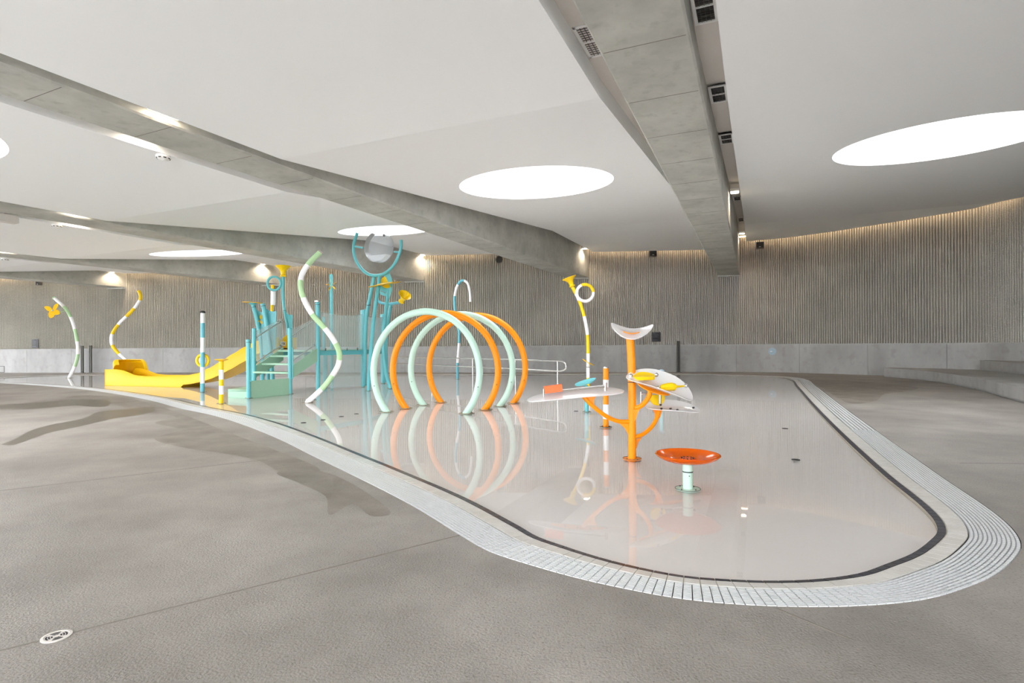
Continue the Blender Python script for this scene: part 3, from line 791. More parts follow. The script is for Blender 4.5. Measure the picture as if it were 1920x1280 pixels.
hoop((826, 752.5), (963, 754), 585.5, 'orange', 'orange spray hoop nearest the steel handrail')

# ------------------------------------------------------------------ curved and straight striped poles
d = dz(576.6, 753.3)
px = [(576.6, 753.3), (591, 740.7), (608, 724), (625, 701), (635, 681.6), (635.7, 659), (625, 636.6), (608, 614), (585.6, 589), (568.8, 558), (563.7, 535), (566, 515.6), (580, 493), (599.7, 473.4)]
bend = [.25 * math.sin(i / 13 * math.pi * 2.2) for i in range(14)]; bend[0] = 0
o, P = striped('wavy_spray_pole', 'tall wavy pole banded pale green and white in front of the platform', 'pole', pole_pts(px, d, bend=bend), .078, ['wpaint', 'green'] * 5)
MB().lathe([(.07, 0), (.07, .05), (.05, .06)], P[-1], P[-1] - P[-2]).build('nozzle', M['steel'], o)
px = [(252, 706), (243, 684), (234, 672.5), (221, 661), (211, 647.5), (209, 635), (211, 625), (222.5, 607.5), (240, 590), (256, 572.5), (264, 557.5), (262, 549), (260, 545)]
striped('wavy_spray_pole', 'wavy pole banded yellow and white behind the slide trough', 'pole', pole_pts(px, dz(252, 706)), .09, ['wpaint', 'yellow', 'wpaint', 'yellow', 'wpaint', 'yellow', 'wpaint', 'yellow'], [0, .27, .37, .49, .59, .70, .81, .91, 1])
px = [(130, 707.5), (140, 687.5), (146, 665), (145, 642.5), (141, 620), (134, 597.5), (122.5, 577.5), (102.5, 559)]
d = dz(130, 707.5)
o, P = striped('propeller_pole', 'curved pole banded white and pale green carrying a yellow propeller', 'pole', pole_pts(px, d), .085, ['wpaint', 'green'] * 3 + ['wpaint'])
MB().lathe([(.1, 0), (.11, .03), (.09, .06)], P[-1], P[-1] - P[-2]).build('cap', M['green'], o)
c = Q(99, 582, d - .35); att = Q(122, 582, d)
MB().tube(spline([att, Q(112, 585, d - .1), c + Vector((0, .1, 0))], 5), .02, 8).build('arm', M['green'], o, smooth=True)
MB().lathe([(.05, -.05), (.06, 0), (.03, .05)], c, (-.3, -1, .1)).build('hub', M['chrome'], o, smooth=True)
for j, (dx, dzz) in enumerate(((.55, .9), (-.75, .35), (-.45, -.95), (.85, -.4))):
    v1 = Vector((dx, .12 * (-1) ** j, dzz)).normalized(); sd = Vector((-dzz, .35, dx)).normalized(); rows = []
    for i in range(9):
        s_ = i / 8; w = .15 * math.sin(math.pi * min(1, s_ * .9 + .08)) ** .7; rows.append([c + v1 * (.03 + .42 * s_) + sd * w * k for k in (-1, -.5, 0, .5, 1)])
    MB().grid(rows, (0, .012, 0)).build('petal', M['fan'], o, smooth=True)
# straight teal and white pole with a yellow ring
d = dz(379.5, 733.7)
o, P = striped('ring_pole', 'straight light blue and white pole with a yellow ring', 'pole', pole_pts([(379.5, 733.7), (379.8, 680), (380, 587)], d), .072, ['blue', 'wpaint'] * 3, [0, .11, .31, .49, .68, .87, 1])
MB().lathe([(.085, 0), (.09, .06), (.05, .09)], P[-1], (0, 0, 1)).build('cap', M['grille'], o)
c = Q(380, 675.5, d + .12)
MB().tube([c + Vector((math.cos(a) * .21, 0, math.sin(a) * .21)) for a in [2 * math.pi * j / 40 for j in range(40)]], .052, 12, closed=True).build('ring', M['yellow'], o, smooth=True)
MB().lathe([(.165, -.01), (.165, .01)], c + Vector((0, .02, 0)), (0, 1, 0), 32).build('disc', M['acryl'], o)
# short yellow and white pole with a disc top
d = dz(415, 755)
o, P = striped('disc_pole', 'short yellow and white banded pole with flat round top', 'pole', pole_pts([(415, 755), (415, 715), (415, 675)], d), .062, ['yellow', 'wpaint'] * 2 + ['yellow'], [0, .19, .4, .56, .77, 1])
MB().lathe([(.06, -.05), (.08, -.03), (.18, .0), (.185, .015), (.05, .035)], P[-1] + Vector((0, 0, .01)), n=32).build('spray_disc', M['fan'], o, smooth=True)
# blue and white hook pole
px = [(858, 709.7), (858, 680), (860.8, 645), (860.8, 622.5), (856.6, 600), (853, 577.5), (853, 552), (858, 535), (866.5, 525.5), (876, 529.7), (881, 546.6), (882, 565.7)]
striped('hooked_spray_pole', 'light blue and white pole bent over like a hook behind the hoops', 'pole', pole_pts(px, dz(858, 709.7)), .066, ['blue', 'wpaint', 'blue', 'wpaint', 'blue', 'wpaint', 'blue', 'wpaint'], [0, .125, .275, .41, .50, .66, .755, .82, 1])
# tall yellow and white horn pole with curl
d = dz(1102.7, 729)
px = [(1102.7, 729), (1102.7, 692.5), (1102.7, 661.6), (1101.6, 627), (1095.8, 594.5), (1085.5, 562), (1073.4, 537.8)]
o, P = striped('curled_horn_pole', 'tall yellow and white banded pole with curl and yellow horn', 'pole', pole_pts(px, d), .064, ['yellow', 'wpaint', 'yellow', 'wpaint', 'yellow', 'wpaint', 'yellow'], [0, .115, .345, .52, .69, .865, .93, 1])
horn(P[-1], Q(1066.5, 519, d) - P[-1], .37, .07, .27, o)
c = Q(1097, 548.8, d - .06); rr = 15.6 * d / F
ringp = [c + Vector((math.cos(a) * rr, 0, math.sin(a) * rr)) for a in [math.radians(-135) + 2 * math.pi * j / 36 for j in range(37)]]
for i0, i1, cn in ((0, 14, 'wpaint'), (14, 25, 'yellow'), (25, 36, 'wpaint')): MB().tube(ringp[i0:i1 + 1], .058, 12).build('curl', M[cn], o, smooth=True)
c = Q(1103, 679, d)
MB().lathe([(.24, -.008), (.24, .008)], c, (.48, -.12, .87), 32).build('plate', M['fan'], o)
MB().lathe([(.066, 0), (.066, .02)], Q(1102.7, 688.5, d)).build('collar', M['black'], o)
# short orange and white post with grey cap
d = dz(1136, 798.4)
o, P = striped('banded_bollard', 'orange and white banded post behind the leaf table', 'post', pole_pts([(1136, 798.4), (1136, 750), (1136, 690)], d), .055, ['orange', 'wpaint'] * 2 + ['orange'], [0, .13, .37, .57, .81, 1])
MB().lathe([(.05, 0), (.05, .02), (.035, .035)], P[-1]).build('cap', M['steel'], o); flange(P[0], .125, o)
# teal leaf sprayer
c = G(1100, 770); d = c.y
o = thing('leaf_sprayer', c, 'small teal stem carrying one tilted teal leaf', 'sprayer')
tp = Q(1099, 722, d)
MB().tube([Vector((c.x, c.y, ZF)), Q(1100, 745, d), tp], .05, 14).build('stem', M['teal'], o, smooth=True); flange(c, .11, o)
def leaf(C, A, B, k1, k2, th, name, m, parent, nu=20, nv=10, pw=2.0, nrm=None):
    C = Vector(C); A = Vector(A); B = Vector(B); N = nrm or A.cross(B).normalized()
    if N.z < 0: N = -N
    rows = []
    for i in range(nu + 1):
        x = math.cos(math.pi * i / nu); w = max(0, 1 - abs(x) ** pw) ** .5
        rows.append([C + A * x + B * (w * y) + N * (k1 * x * x + k2 * (w * y) ** 2) for y in [2 * j / nv - 1 for j in range(nv + 1)]])
    return MB().grid(rows, N * -th).build(name, M[m], parent, smooth=True)
leaf(Q(1098, 717, d), (Q(1117, 711, d) - Q(1079, 723, d)) / 2, Vector((0, .2, .035)), .03, .02, .02, 'leaf', 'teal', o)
leaf(Q(1098, 716, d + .16), (Q(1118, 710.5, d) - Q(1079, 722, d)) / 2, Vector((0, .06, .03)), .03, .02, .012, 'leaf_rim', 'acryl', o)
# little teal sprayer with a clear dome
c = G(1240, 751); d = c.y
o = thing('dome_sprayer', c, 'slim teal post with clear domed cap behind the leaf table', 'sprayer')
tp = Q(1240, 698, d)
MB().tube([Vector((c.x, c.y, ZF)), tp], .055, 14).build('post', M['teal'], o, smooth=True)
MB().lathe([(.05, 0), (.085, .02), (.08, .06), (.03, .09)], tp, n=20).build('dome', M['disc'], o, smooth=True); flange(c, .12, o)

# ------------------------------------------------------------------ orange dish fountain
c = G(1289.6, 913); d = c.y
o = thing('dish_fountain', c, 'translucent orange dish on a short mint pipe', 'fountain')
zt = Q(1290, 868, d).z
MB().tube([Vector((c.x, c.y, ZF)), Vector((c.x, c.y, zt))], .055, 20).build('pipe', M['mint'], o, smooth=True)
zr = Q(1290, 883.5, d).z
MB().lathe([(.0575, -.006), (.0575, .006)], Vector((c.x, c.y, zr))).build('seal_ring', M['black'], o)
MB().lathe([(.006, 0), (.006, .004)], Vector((c.x, c.y - .055, zr - .04)), (0, -1, 0), 8).build('bolt', M['grille'], o)
rim = Q(1290.6, 851, d).z; rd = 58.5 * d / F; dep = rim - zt - .005
prf = [(.001, 0)] + [(rd * math.sin(a) , dep * (1 - math.cos(a)) / (1 - math.cos(1.35)) ) for a in [1.35 * j / 10 for j in range(1, 11)]]
k = rd / prf[-1][0]; prf = [(r * k, h) for r, h in prf]
inner = [(max(.001, r - .012), h + .010) for r, h in prf[::-1]]
MB().lathe(prf + [(rd + .004, dep + .004), (rd, dep + .010), (rd - .008, dep + .010)] + inner, Vector((c.x, c.y, zt - .002)), n=48).build('dish', M['oracryl'], o, smooth=True)
noz = MB().lathe([(.09, 0), (.092, .03), (.085, .045), (.02, .047)], Vector((c.x, c.y, zt + .01)), n=24).build('nozzle', M['redbox'], o)
for j in range(10):
    a = j * .628; MB().lathe([(.009, 0), (.009, .008)], Vector((c.x + .065 * math.cos(a), c.y + .065 * math.sin(a), zt + .056)), n=8).build('jet_hole', M['black'], noz)
flange(c, .137, o, m='mint')
for r in (.137,):
    MB().tube([Vector((c.x + r * math.cos(a), c.y + r * math.sin(a), -.013)) for a in [2 * math.pi * j / 40 for j in range(40)]], .004, 6, closed=True).build('flange_edge', M['bollard'], o)

# ------------------------------------------------------------------ floor jets
for (u, v) in ((1472, 801), (1492, 859), (569, 790.5), (605.6, 785), (640, 779), (668, 774), (590, 748), (1080, 769)):
    c = G(u, v); o = thing('floor_jet', Vector((c.x, c.y, -.02)), 'small dark round jet in the pool floor ' + ('between the dish fountain and the bench-side grating' if u > 1400 else 'near the foot of the leaf sprayer' if u > 1000 else 'around the wavy green pole'), 'jet', 'jets in the pool floor')
    MB().lathe([(.055, -.004), (.055, .004), (.03, .007)], Vector((c.x, c.y, -.02)), n=16).build('rim', M['grille'], o)
    MB().lathe([(.022, .004), (.022, .009)], Vector((c.x, c.y, -.02)), n=10).build('nozzle', M['black'], o)

# ------------------------------------------------------------------ leaf table (orange tree with translucent leaves)
c = G(1185, 857); d = c.y
o = thing('leaf_table', c, 'orange branching water table with translucent white leaves', 'play table')
tr = spline([Vector((c.x, c.y, ZF)), Q(1185, 800, d), Q(1185, 740, d), Q(1184.6, 700, d), Q(1183, 660, d), Q(1180.5, 625, d)], 6)
MB().tube(tr, .056, 20).build('trunk', M['orange'], o, smooth=True); flange(c, .13, o, m='orange')
MB().tube([Vector((c.x + .128 * math.cos(a), c.y + .128 * math.sin(a), -.012)) for a in [2 * math.pi * j / 40 for j in range(40)]], .004, 6, closed=True).build('flange_edge', M['bollard'], o)
MB().lathe([(.058, -.006), (.058, .006)], Q(1184.7, 716, d)).build('seal_ring', M['black'], o)
# saddle leaf on top
C = Q(1185, 622, d); A = (Q(1225, 615, d) - Q(1146, 612, d)) / 2
lf = leaf(C, A, Vector((.05, .17, .075)), .11, -.02, .018, 'leaf', 'acryl', o, nrm=Vector((0, -.12, 1)).normalized())
leaf(C - Vector((.02, 0, .018)), A * .42, Vector((.0, .1, -.01)), .025, -.012, .012, 'bracket', 'orange', o, nrm=Vector((0, -.12, 1)).normalized())
def arm(px, dd, r=.03):
    P = spline([Q(u, v, d + e) for (u, v), e in zip(px, dd)], 6); MB().tube(P, r, 14).build('branch', M['orange'], o, smooth=True); return P
def gusset(pts, e, th=.012):
    MB().prism([Q(u, v, d + e) for u, v in pts], (0, th, 0)).build('gusset', M['orange'], o)
# left leaf
arm([(1182, 790), (1160, 789.5), (1142, 783), (1122, 769.5), (1104, 754), (1091, 739)], [0, -.03, -.06, -.09, -.1, -.1])
gusset([(1152, 791), (1163, 795), (1172, 803), (1179, 816), (1180, 790)], -.01); gusset([(1094, 742), (1118, 741), (1114, 750), (1113.5, 762), (1108, 757)], -.1)
e = -.1; C = Q(1079, 733.5, d + e); A = (Q(1170, 734, d + e) - Q(988, 751, d + e)) / 2
lf1 = leaf(C, A, Vector((.02, .26, .04)), -.055, -.015, .014, 'leaf', 'acryl', o, pw=2.6)
leaf(C - Vector((-.02, 0, .03)), A * .56, Vector((.01, .07, 0)), -.02, 0, .014, 'bracket', 'orange', o)
def onleaf(u, v, e): return Q(u, v, d + e)
bx = MB().box(Q(1037, 728.5, d - .12), (.25, .12, .10), (1, 0, .12)).build('mallet_block', M['redbox'], o)
MB().tube([Q(1053, 731, d - .12), Q(1135, 722, d - .12)], .009, 10).build('rail', M['steel'], o, smooth=True)
MB().tube([Q(1053, 734, d - .16), Q(1135, 724.5, d - .16)], .006, 8).build('rail', M['steel'], o, smooth=True)
MB().tube([Q(1135, 733, d - .13), Q(1135, 717, d - .13)], .022, 12).build('rail_post', M['steel'], o, smooth=True)
MB().tube([Q(1019.5, 747, d - .14), Q(1019.5, 729, d - .14)], .011, 10).build('rail_post', M['steel'], o, smooth=True)
for u, v in ((1020, 748.5), (1058, 744), (1081, 740.5), (1105, 738.5), (1136, 738.5)):
    MB().lathe([(.012, 0), (.012, .012), (.006, .018)], Q(u, v, d - .16), (0, -.3, -1), 10).build('bolt', M['grille'], o)
# upper right leaf
arm([(1186, 765), (1200, 762), (1211, 752), (1217.5, 740), (1219, 724)], [0, -.05, -.1, -.13, -.14], .034)
gusset([(1188, 768), (1201, 766), (1196, 773), (1192.5, 786), (1189, 790)], -.06)
e = -.14; C = Q(1237, 725.5, d + e); A = (Q(1299, 748.5, d + e) - Q(1174, 705.5, d + e)) / 2; Bv = Vector((.10, .25, .10))
leaf(C, A, Bv, .0, .12, .014, 'leaf', 'acryl', o, pw=2.4)
leaf(C - Vector((.08, .02, .005)), A * .5, Bv * .5, .0, .0, .014, 'bracket', 'orange', o)
pet = leaf(Q(1207.5, 704, d - .1), (Q(1228, 703.5, d - .1) - Q(1187, 704.5, d - .1)) / 2, Vector((0, .09, .03)), .0, .02, .05, 'spinner', 'yellow', o)
for u, v, e_ in ((1182.5, 704, -.12), (1230.5, 702.5, -.08), (1234, 727, -.2), (1286, 723, -.05)):
    MB().lathe([(.001, -.032)] + [(.032 * math.cos(a), .032 * math.sin(a)) for a in [-1.3 + 2.6 * j / 8 for j in range(9)]] + [(.001, .032)], Q(u, v, d + e_), n=16).build('knob', M['chrome'], o, smooth=True)
yb = MB().tube([Q(1238.5, 726, d - .18), Q(1243, 725.5, d - .18), Q(1251, 725, d - .17), Q(1259, 724.5, d - .16), Q(1265.5, 725.5, d - .15)], [.028, .043, .053, .058, .05], 8).build('spinner', M['yellow'], o)
MB().tube([Q(1265, 725, d - .15), Q(1283, 723.5, d - .06)], [.018, .013], 10).build('spinner_arm', M['yellow'], yb, smooth=True)
# lower right leaf
arm([(1187, 820), (1204, 814.5), (1219, 803), (1230, 787), (1236.5, 766)], [0, .04, .1, .16, .2], .03)
gusset([(1190, 825), (1204, 820), (1197, 829), (1193.5, 840), (1190, 842)], .05); gusset([(1223.5, 766), (1243, 766), (1238, 782), (1228, 792), (1228, 776)], .19)
e = .2; C = Q(1262, 762.5, d + e); A = (Q(1313.5, 767.5, d + e) - Q(1211.5, 760, d + e)) / 2
leaf(C, A, Vector((.04, .24, .05)), -.02, .03, .014, 'leaf', 'acryl', o, pw=2.4)
leaf(C - Vector((.1, .0, .022)), A * .6, Vector((.02, .08, 0)), -.01, .0, .012, 'bracket', 'orange', o)
MB().tube([Q(1201.5, 755, d + e - .05), Q(1202, 734, d + e - .05)], .017, 12).build('rail_post', M['steel'], o, smooth=True)
MB().tube([Q(1237.5, 757, d + e - .1), Q(1237.5, 735, d + e - .1)], .02, 12).build('rail_post', M['steel'], o, smooth=True)
MB().tube([Q(1202, 738.5, d + e - .06), Q(1238, 738.5, d + e - .1)], .013, 10).build('rail', M['steel'], o, smooth=True)
MB().lathe([(.11, -.02), (.12, 0), (.11, .02)], Q(1232, 745, d + e + .02), (.1, -1, .25), 12).build('paddle', M['yellow'], o)
for u, v in ((1238.5, 758), (1240, 765), (1257, 765), (1270, 767), (1300, 763)):
    MB().lathe([(.018, 0), (.018, .012), (.008, .02)], Q(u, v, d - .02), (0, -.5, -1), 10).build('bolt', M['grille'], o)

# ------------------------------------------------------------------ steel handrail
r0 = G(735, 716.5); 
def rail_pt(u, z): 
    a = Vector((-6.2, 27.4, 0)); b = Vector((1.95, 16.75, 0)); k = (u - 960) / F; e_ = b - a
    s_ = (k * a.y - a.x) / (e_.x - k * e_.y); p = a + e_ * s_; return Vector((p.x, p.y, z))
o = thing('handrail', rail_pt(886, 0), 'polished steel double handrail standing in the pool behind the hoops', 'handrail')
top = [rail_pt(u, 1.10) for u in (735, 800, 886, 966, 1050)]; low = [rail_pt(u, .78) for u in (735, 800, 886, 966, 1050)]
end = []
for j in range(1, 8):
    a = math.pi * j / 8; pz = .94 + .16 * math.cos(a); q = rail_pt(1050, pz); dirv = (rail_pt(1060, 0) - rail_pt(1050, 0)).normalized(); end.append(q + dirv * .2 * math.sin(a) * 1.4)
MB().tube(top + end + low[::-1], .024, 10).build('rail', M['steel'], o, smooth=True)
for u in (740, 809, 886, 966, 1045):
    MB().tube([rail_pt(u, ZF), rail_pt(u, 1.1)], .018, 10).build('baluster', M['steel'], o, smooth=True)

# ------------------------------------------------------------------ play platform
a_ = Vector((.45, .893, 0)).normalized(); b_ = Vector((a_.y, -a_.x, 0))
N1, N3, N4 = G(462, 744.5), G(544, 737), G(590, 731.5)
N4 = N3 + a_ * (N4 - N3).dot(a_); N1 = N3 + a_ * (N1 - N3).dot(a_)
SWID = 1.82
N2 = N3 - b_ * SWID
ZD = H + ray(592, 656)[1] * N4.y          # deck height
pf = thing('play_platform', N4, 'teal and mint play platform with stairs, clear panels and horns', 'play structure')
def zat(p, v): return H + ray(960 + p.x / p.y * F, v)[1] * p.y
def post(p, vtop, r=.068, m='teal', cap=False, name='post', fl=True):
    zt = zat(p, vtop); MB().tube([Vector((p.x, p.y, ZF)), Vector((p.x, p.y, zt - .02)), Vector((p.x, p.y, zt))], [r, r, r * .7], 16).build(name, M[m], pf, smooth=True)
    if fl: flange(p, r * 1.7, pf)
    if cap: MB().lathe([(r * 1.04, -.1), (r * 1.04, -.085)], Vector((p.x, p.y, zt))).build('seal_ring', M['black'], pf)
    return zt
post(N1, 636, cap=True); z2 = post(N2, 615); z3 = post(N3, 614.5); z4 = post(N4, 566, .075, cap=True)
MB().lathe([(.11, 0), (.11, .05), (.03, .07)], Vector((N4.x, N4.y, z4)), n=20).build('spray_cap', M['steel'], pf)
N2t = N2 + a_ * ((N4 - N3).length)       # top of the stair on the slide side
# entry step: mint side panel and low front
zp = zat(N1, 714)
MB().prism([N1 + Vector((0, 0, ZF)), N3 + Vector((0, 0, ZF)), N3 + Vector((0, 0, zp)), N1 + Vector((0, 0, zp))], b_ * .03).build('side_panel', M['mintp'], pf)
fl_ = N1 - b_ * 1.0; zl = zat(N1, 731)
MB().prism([N1 + Vector((0, 0, ZF)), N1 + Vector((0, 0, zl)), fl_ + Vector((0, 0, zl - .05)), fl_ + Vector((0, 0, ZF))], a_ * .03).build('front_panel', M['mintp'], pf)
MB().hexa([p + Vector((0, 0, z)) for z in (zl - .06, zl) for p in (N1, N3, N3 - b_ * SWID, N1 - b_ * 1.0)]).build('entry_step', M['mintp'], pf)
# little loop handles
for p in (N1, N3):
    za, zb = (zat(p, 653), zat(p, 714)) if p is N1 else (zat(p, 652), zat(p, 709))
    q = p + Vector((.10, -.02, 0))
    MB().tube([Vector((p.x, p.y, za)), Vector((q.x, q.y, za)), Vector((q.x, q.y, za - .04)), Vector((q.x, q.y, zb + .04)), Vector((q.x, q.y, zb)), Vector((p.x, p.y, zb))], .022, 8).build('loop_handle', M['teal'], pf, smooth=True)
# stair treads, stringers
run = (N4 - N3).length
for k in range(4):
    z = zat(N3, (697.5, 682, 667, 654)[k]) if k < 3 else ZD
    c = N3 - b_ * SWID / 2 + a_ * (run * (k + .35) / 3.5) + Vector((0, 0, z - .03))
    MB().box(c, (run / 3.2, SWID - .05, .06), a_).build('stair_tread', M['mintp'], pf)
for off in (0.0, -SWID):
    p0 = N3 + b_ * off; p1 = N4 + b_ * off; zlo = zat(N3, 711)
    MB().prism([p0 + Vector((0, 0, zlo)), p0 + Vector((0, 0, zlo + .42)), p1 + Vector((0, 0, ZD + .1)), p1 + Vector((0, 0, ZD - .38))], b_ * .035).build('stringer', M['mintp'], pf)
    for h0, h1 in ((zlo + .42, ZD + .12), ):
        for hh in (.12, 1.02):
            if off and hh > 1 or True:
                A_ = p0 + b_ * (.03 if off else -.06) + Vector((0, 0, h0 + hh)); B_ = p1 + b_ * (.03 if off else -.06) + Vector((0, 0, h1 + hh))
                sr_ = MB().tube([A_, B_], .022, 10).build('stair_rail', M['steel'], pf, smooth=True)
                for q in (A_.lerp(B_, .05), A_.lerp(B_, .9)): MB().lathe([(.035, -.02), (.035, .02)], q, b_, 10).build('rail_clamp', M['grille'], sr_)
    MB().prism([p0 + Vector((0, 0, zlo + .40)), p0 + Vector((0, 0, z3 - .1)), p1 + Vector((0, 0, z4 - .55)), p1 + Vector((0, 0, ZD + .08))], b_ * .012).build('clear_panel', M['glass'], pf)
# deck
T1 = G(681, 724); T2 = G(719, 717.5); T3 = G(691, 731); T4 = G(731.6, 727)
BK = G(607, 716.5); DB = N2t + a_ * 2.6
corners = [N4, T1, T2, DB + b_ * 1.4, DB, N2t]
MB().prism([Vector((p.x, p.y, ZD - .06)) for p in corners], (0, 0, .06)).build('deck', M['mintp'], pf)
for p, q in ((N4, T1), (T1, T2), (DB, N2t)): MB().bar(Vector((p.x, p.y, ZD - .11)), Vector((q.x, q.y, ZD - .11)), .05, .17).build('deck_beam', M['teal'], pf)
for t in (.15, .38, .62, .86):
    q = N4.lerp(T1, t); MB().box(Vector((q.x, q.y, ZD + .02)) + Vector((.02, -.04, 0)), (.04, .04, .1), T1 - N4).build('panel_clamp', M['grille'], pf)
def curved_panel(p, q, zb, zt, sag, bulge, name='clear_panel', m='glass'):
    n_ = Vector(((q - p).y, -(q - p).x, 0)).normalized(); rows = []
    for i in range(13):
        t = i / 12; c_ = p.lerp(q, t) + n_ * bulge * math.sin(math.pi * t); rows.append([Vector((c_.x, c_.y, zb)), Vector((c_.x, c_.y, zt - sag * math.sin(math.pi * t)))])
    MB().grid(rows, n_ * .012).build(name, M[m], pf, smooth=True)
zpt = zat(N4, 583)
curved_panel(N4, T1, ZD, zpt, .12, .12); curved_panel(T1, T2, ZD, zpt - .02, .08, .1); curved_panel(DB + b_ * 1.4, T2, ZD, zpt, .1, -.1)
curved_panel(N4, T1, .02, ZD - .2, 0, .0, 'water_screen', 'glass')
# central column and tall posts behind
for (u, v, vt, r) in ((609.5, 718, 656, .105),): 
    c = G(u, v); post(c, vt, r, fl=True, name='centre_column')
for (u, v, vt, r) in ((607.5, 716, 594, .06), (622, 715.5, 514, .075)):
    c = G(u, v); zt = post(c, vt, r)
tallp = G(622, 715.5); c = Vector((tallp.x + .05, tallp.y - .12, zat(tallp, 535)))
for j in range(5):
    ang = .5 + j * 1.257; v1 = Vector((math.cos(ang), -.1, math.sin(ang))); sd = Vector((-math.sin(ang) * .4, .8, math.cos(ang) * .4)); rows = []
    for i in range(7): s_ = i / 6; rows.append([c + v1 * (.05 + .27 * s_) + sd * .045 * math.sin(math.pi * min(1, s_ + .1)) * k for k in (-1, 0, 1)])
    MB().grid(rows, (0, .01, 0)).build('petal', M['fan'], pf)
# leaning fins and posts on the slide side
def lean(px, d0, d1, r, m='teal', name='leaning_post'):
    P = spline([Q(u, v, lerp(d0, d1, i / (len(px) - 1))) for i, (u, v) in enumerate(px)], 6); MB().tube(P, r, 14).build(name, M[m], pf, smooth=True); return P
dl = N2t.y
A1 = lean([(492, 724), (491.5, 669), (487.5, 630), (481, 596), (474.5, 571)], dl + .5, dl + .2, .078)
A2 = lean([(512, 722), (507, 660), (502, 622), (497.5, 592), (492.5, 569)], dl, dl - .1, .078)
A3 = lean([(503, 722), (501, 669), (498, 640), (495, 612)], dl + .9, dl + .9, .07)
for P in (A1, A2): MB().lathe([(.084, -.1), (.084, -.085)], P[-1], P[-1] - P[-2]).build('seal_ring', M['black'], pf)
def fin(top, bot, d_, m='teal'):
    rows = [[Q(u, v, d_) for u, v in top], [Q(u, v, d_) for u, v in bot]]
    R_ = []
    for k in range(2): R_.append(resample(spline(rows[k], 6), count=14))
    MB().grid(R_, (0, .02, 0)).build('fin', M[m], pf, smooth=True)
fin([(496, 575), (502, 580.5), (508, 583), (513, 584), (518, 582)], [(509, 655), (511, 655), (513, 655), (515, 655), (517, 655)], dl + .05)
fin([(481, 580), (486, 584), (491, 585), (497, 584)], [(493, 665), (497, 665), (501, 665), (505, 660)], dl + .35)
fin([(536, 584), (539, 588), (543, 590), (548.5, 590)], [(540, 652), (542, 652), (545, 652), (548.5, 652)], dl + .9)
# flat orange spray disc on the first leaning post
c = A1[-1] + Vector((0, 0, .06))
MB().lathe([(.07, -.08), (.14, -.02), (.15, 0)], c).build('funnel', M['teal'], pf, smooth=True)
MB().lathe([(.36, -.008), (.36, .008)], c + Vector((-.03, 0, .02)), (.05, 0, 1), 36).build('spray_disc', M['fan'], pf)
c = Q(489, 600, dl + .2)
for j in range(3):
    ang = 1.3 + j * 2.1; v1 = Vector((math.cos(ang) * .4, -.2, math.sin(ang))); sd = Vector((.5, .7, 0)); rows = []
    for i in range(7): s_ = i / 6; rows.append([c + v1 * (.02 + .24 * s_) + sd * .06 * math.sin(math.pi * min(1, s_ + .1)) * k for k in (-1, 0, 1)])
    MB().grid(rows, (0, .01, 0)).build('petal', M['fan'], pf)
# horn pipe with ring
dh = dl + .9
P = lean([(541, 652), (539, 612), (533.5, 583), (530.5, 555), (530.5, 535), (531, 519)], dh, dh, .056, name='horn_pipe')
MB().lathe([(.06, -.008), (.06, .008)], Q(533.2, 582, dh)).build('seal_ring', M['black'], pf)
horn(P[-1], Vector((.0, .0, 1)), .44, .075, .29, pf)
c = Q(515, 531.5, dh); rr = 12.6 * dh / F
MB().tube([c + Vector((math.cos(a) * rr, -.05, math.sin(a) * rr)) for a in [2 * math.pi * j / 40 for j in range(40)]], .046, 12, closed=True).build('pipe_ring', M['teal'], pf, smooth=True)
# yellow pole with a white tipping tube
dy = dl + 2.2
P = lean([(508.5, 655), (509, 600), (510.5, 560), (511, 534)], dy, dy, .062, 'yellow', 'tube_pole')
MB().tube([Q(512, 571.5, dy - .12), Q(512, 566, dy - .12), Q(512.3, 545, dy - .12)], [.085, .095, .095], 16).build('tipping_tube', M['wpaint'], pf, smooth=True)

# ------------------------------------------------------------------ tower with tipping bucket
tw = thing('bucket_tower', T3, 'tall teal four-legged tower with clear tipping bucket and yellow horn', 'play structure')
pf_old = pf
def tleg(px, d0, d1, r=.072):
    P = spline([Q(u, v, lerp(d0, d1, i / (len(px) - 1))) for i, (u, v) in enumerate(px)], 6)
    P[0].z = 0; MB().tube([Vector((P[0].x, P[0].y, ZF))] + P, r, 14).build('leg', M['teal'], tw, smooth=True); flange(P[0], r * 1.7, tw); return P
dt = T1.y
dtop = dt - .3
tleg([(691, 731), (693, 690), (697, 640), (703, 580), (710, 535), (711.5, 520)], T3.y, dtop - .4)
tleg([(681, 724.5), (684, 690), (684.5, 640), (687.5, 590), (694, 555), (700, 525), (701.5, 515)], dt, dtop)
tleg([(731.6, 727), (723, 695), (719, 655), (720, 610), (725, 570), (730, 535), (731, 526)], T4.y, dtop - .2)
tleg([(719, 717.5), (721, 680), (724, 640), (728, 600), (733, 569)], T2.y, T2.y - .6)
def tfin(u0, u1, ub0, ub1, vt, vb, d_):
    R0_ = resample([Q(lerp(u0, u1, j / 6), vt + 3 * math.sin(j / 6 * math.pi / 2), d_ - .12 * math.sin(j / 6 * math.pi)) for j in range(7)], count=10)
    R1_ = resample([Q(lerp(ub0, ub1, j / 6), vb, d_ - .12 * math.sin(j / 6 * math.pi)) for j in range(7)], count=10)
    MB().grid([R0_, R1_], (0, .02, 0)).build('fin', M['teal'], tw, smooth=True)
tfin(689, 675.5, 687, 676.5, 578, 723, dt + .05); tfin(725, 712.5, 728, 714, 586, 716, T2.y + .05)
for cpx, dd in ((((705, 532), (729, 540), (728, 551), (706, 541)), dtop - .15), (((712, 545), (728, 552), (727, 557), (713, 552)), dtop - .1)):
    MB().prism([Q(u, v, dd) for u, v in cpx], (0, .03, 0)).build('cross_plate', M['teal'], tw)
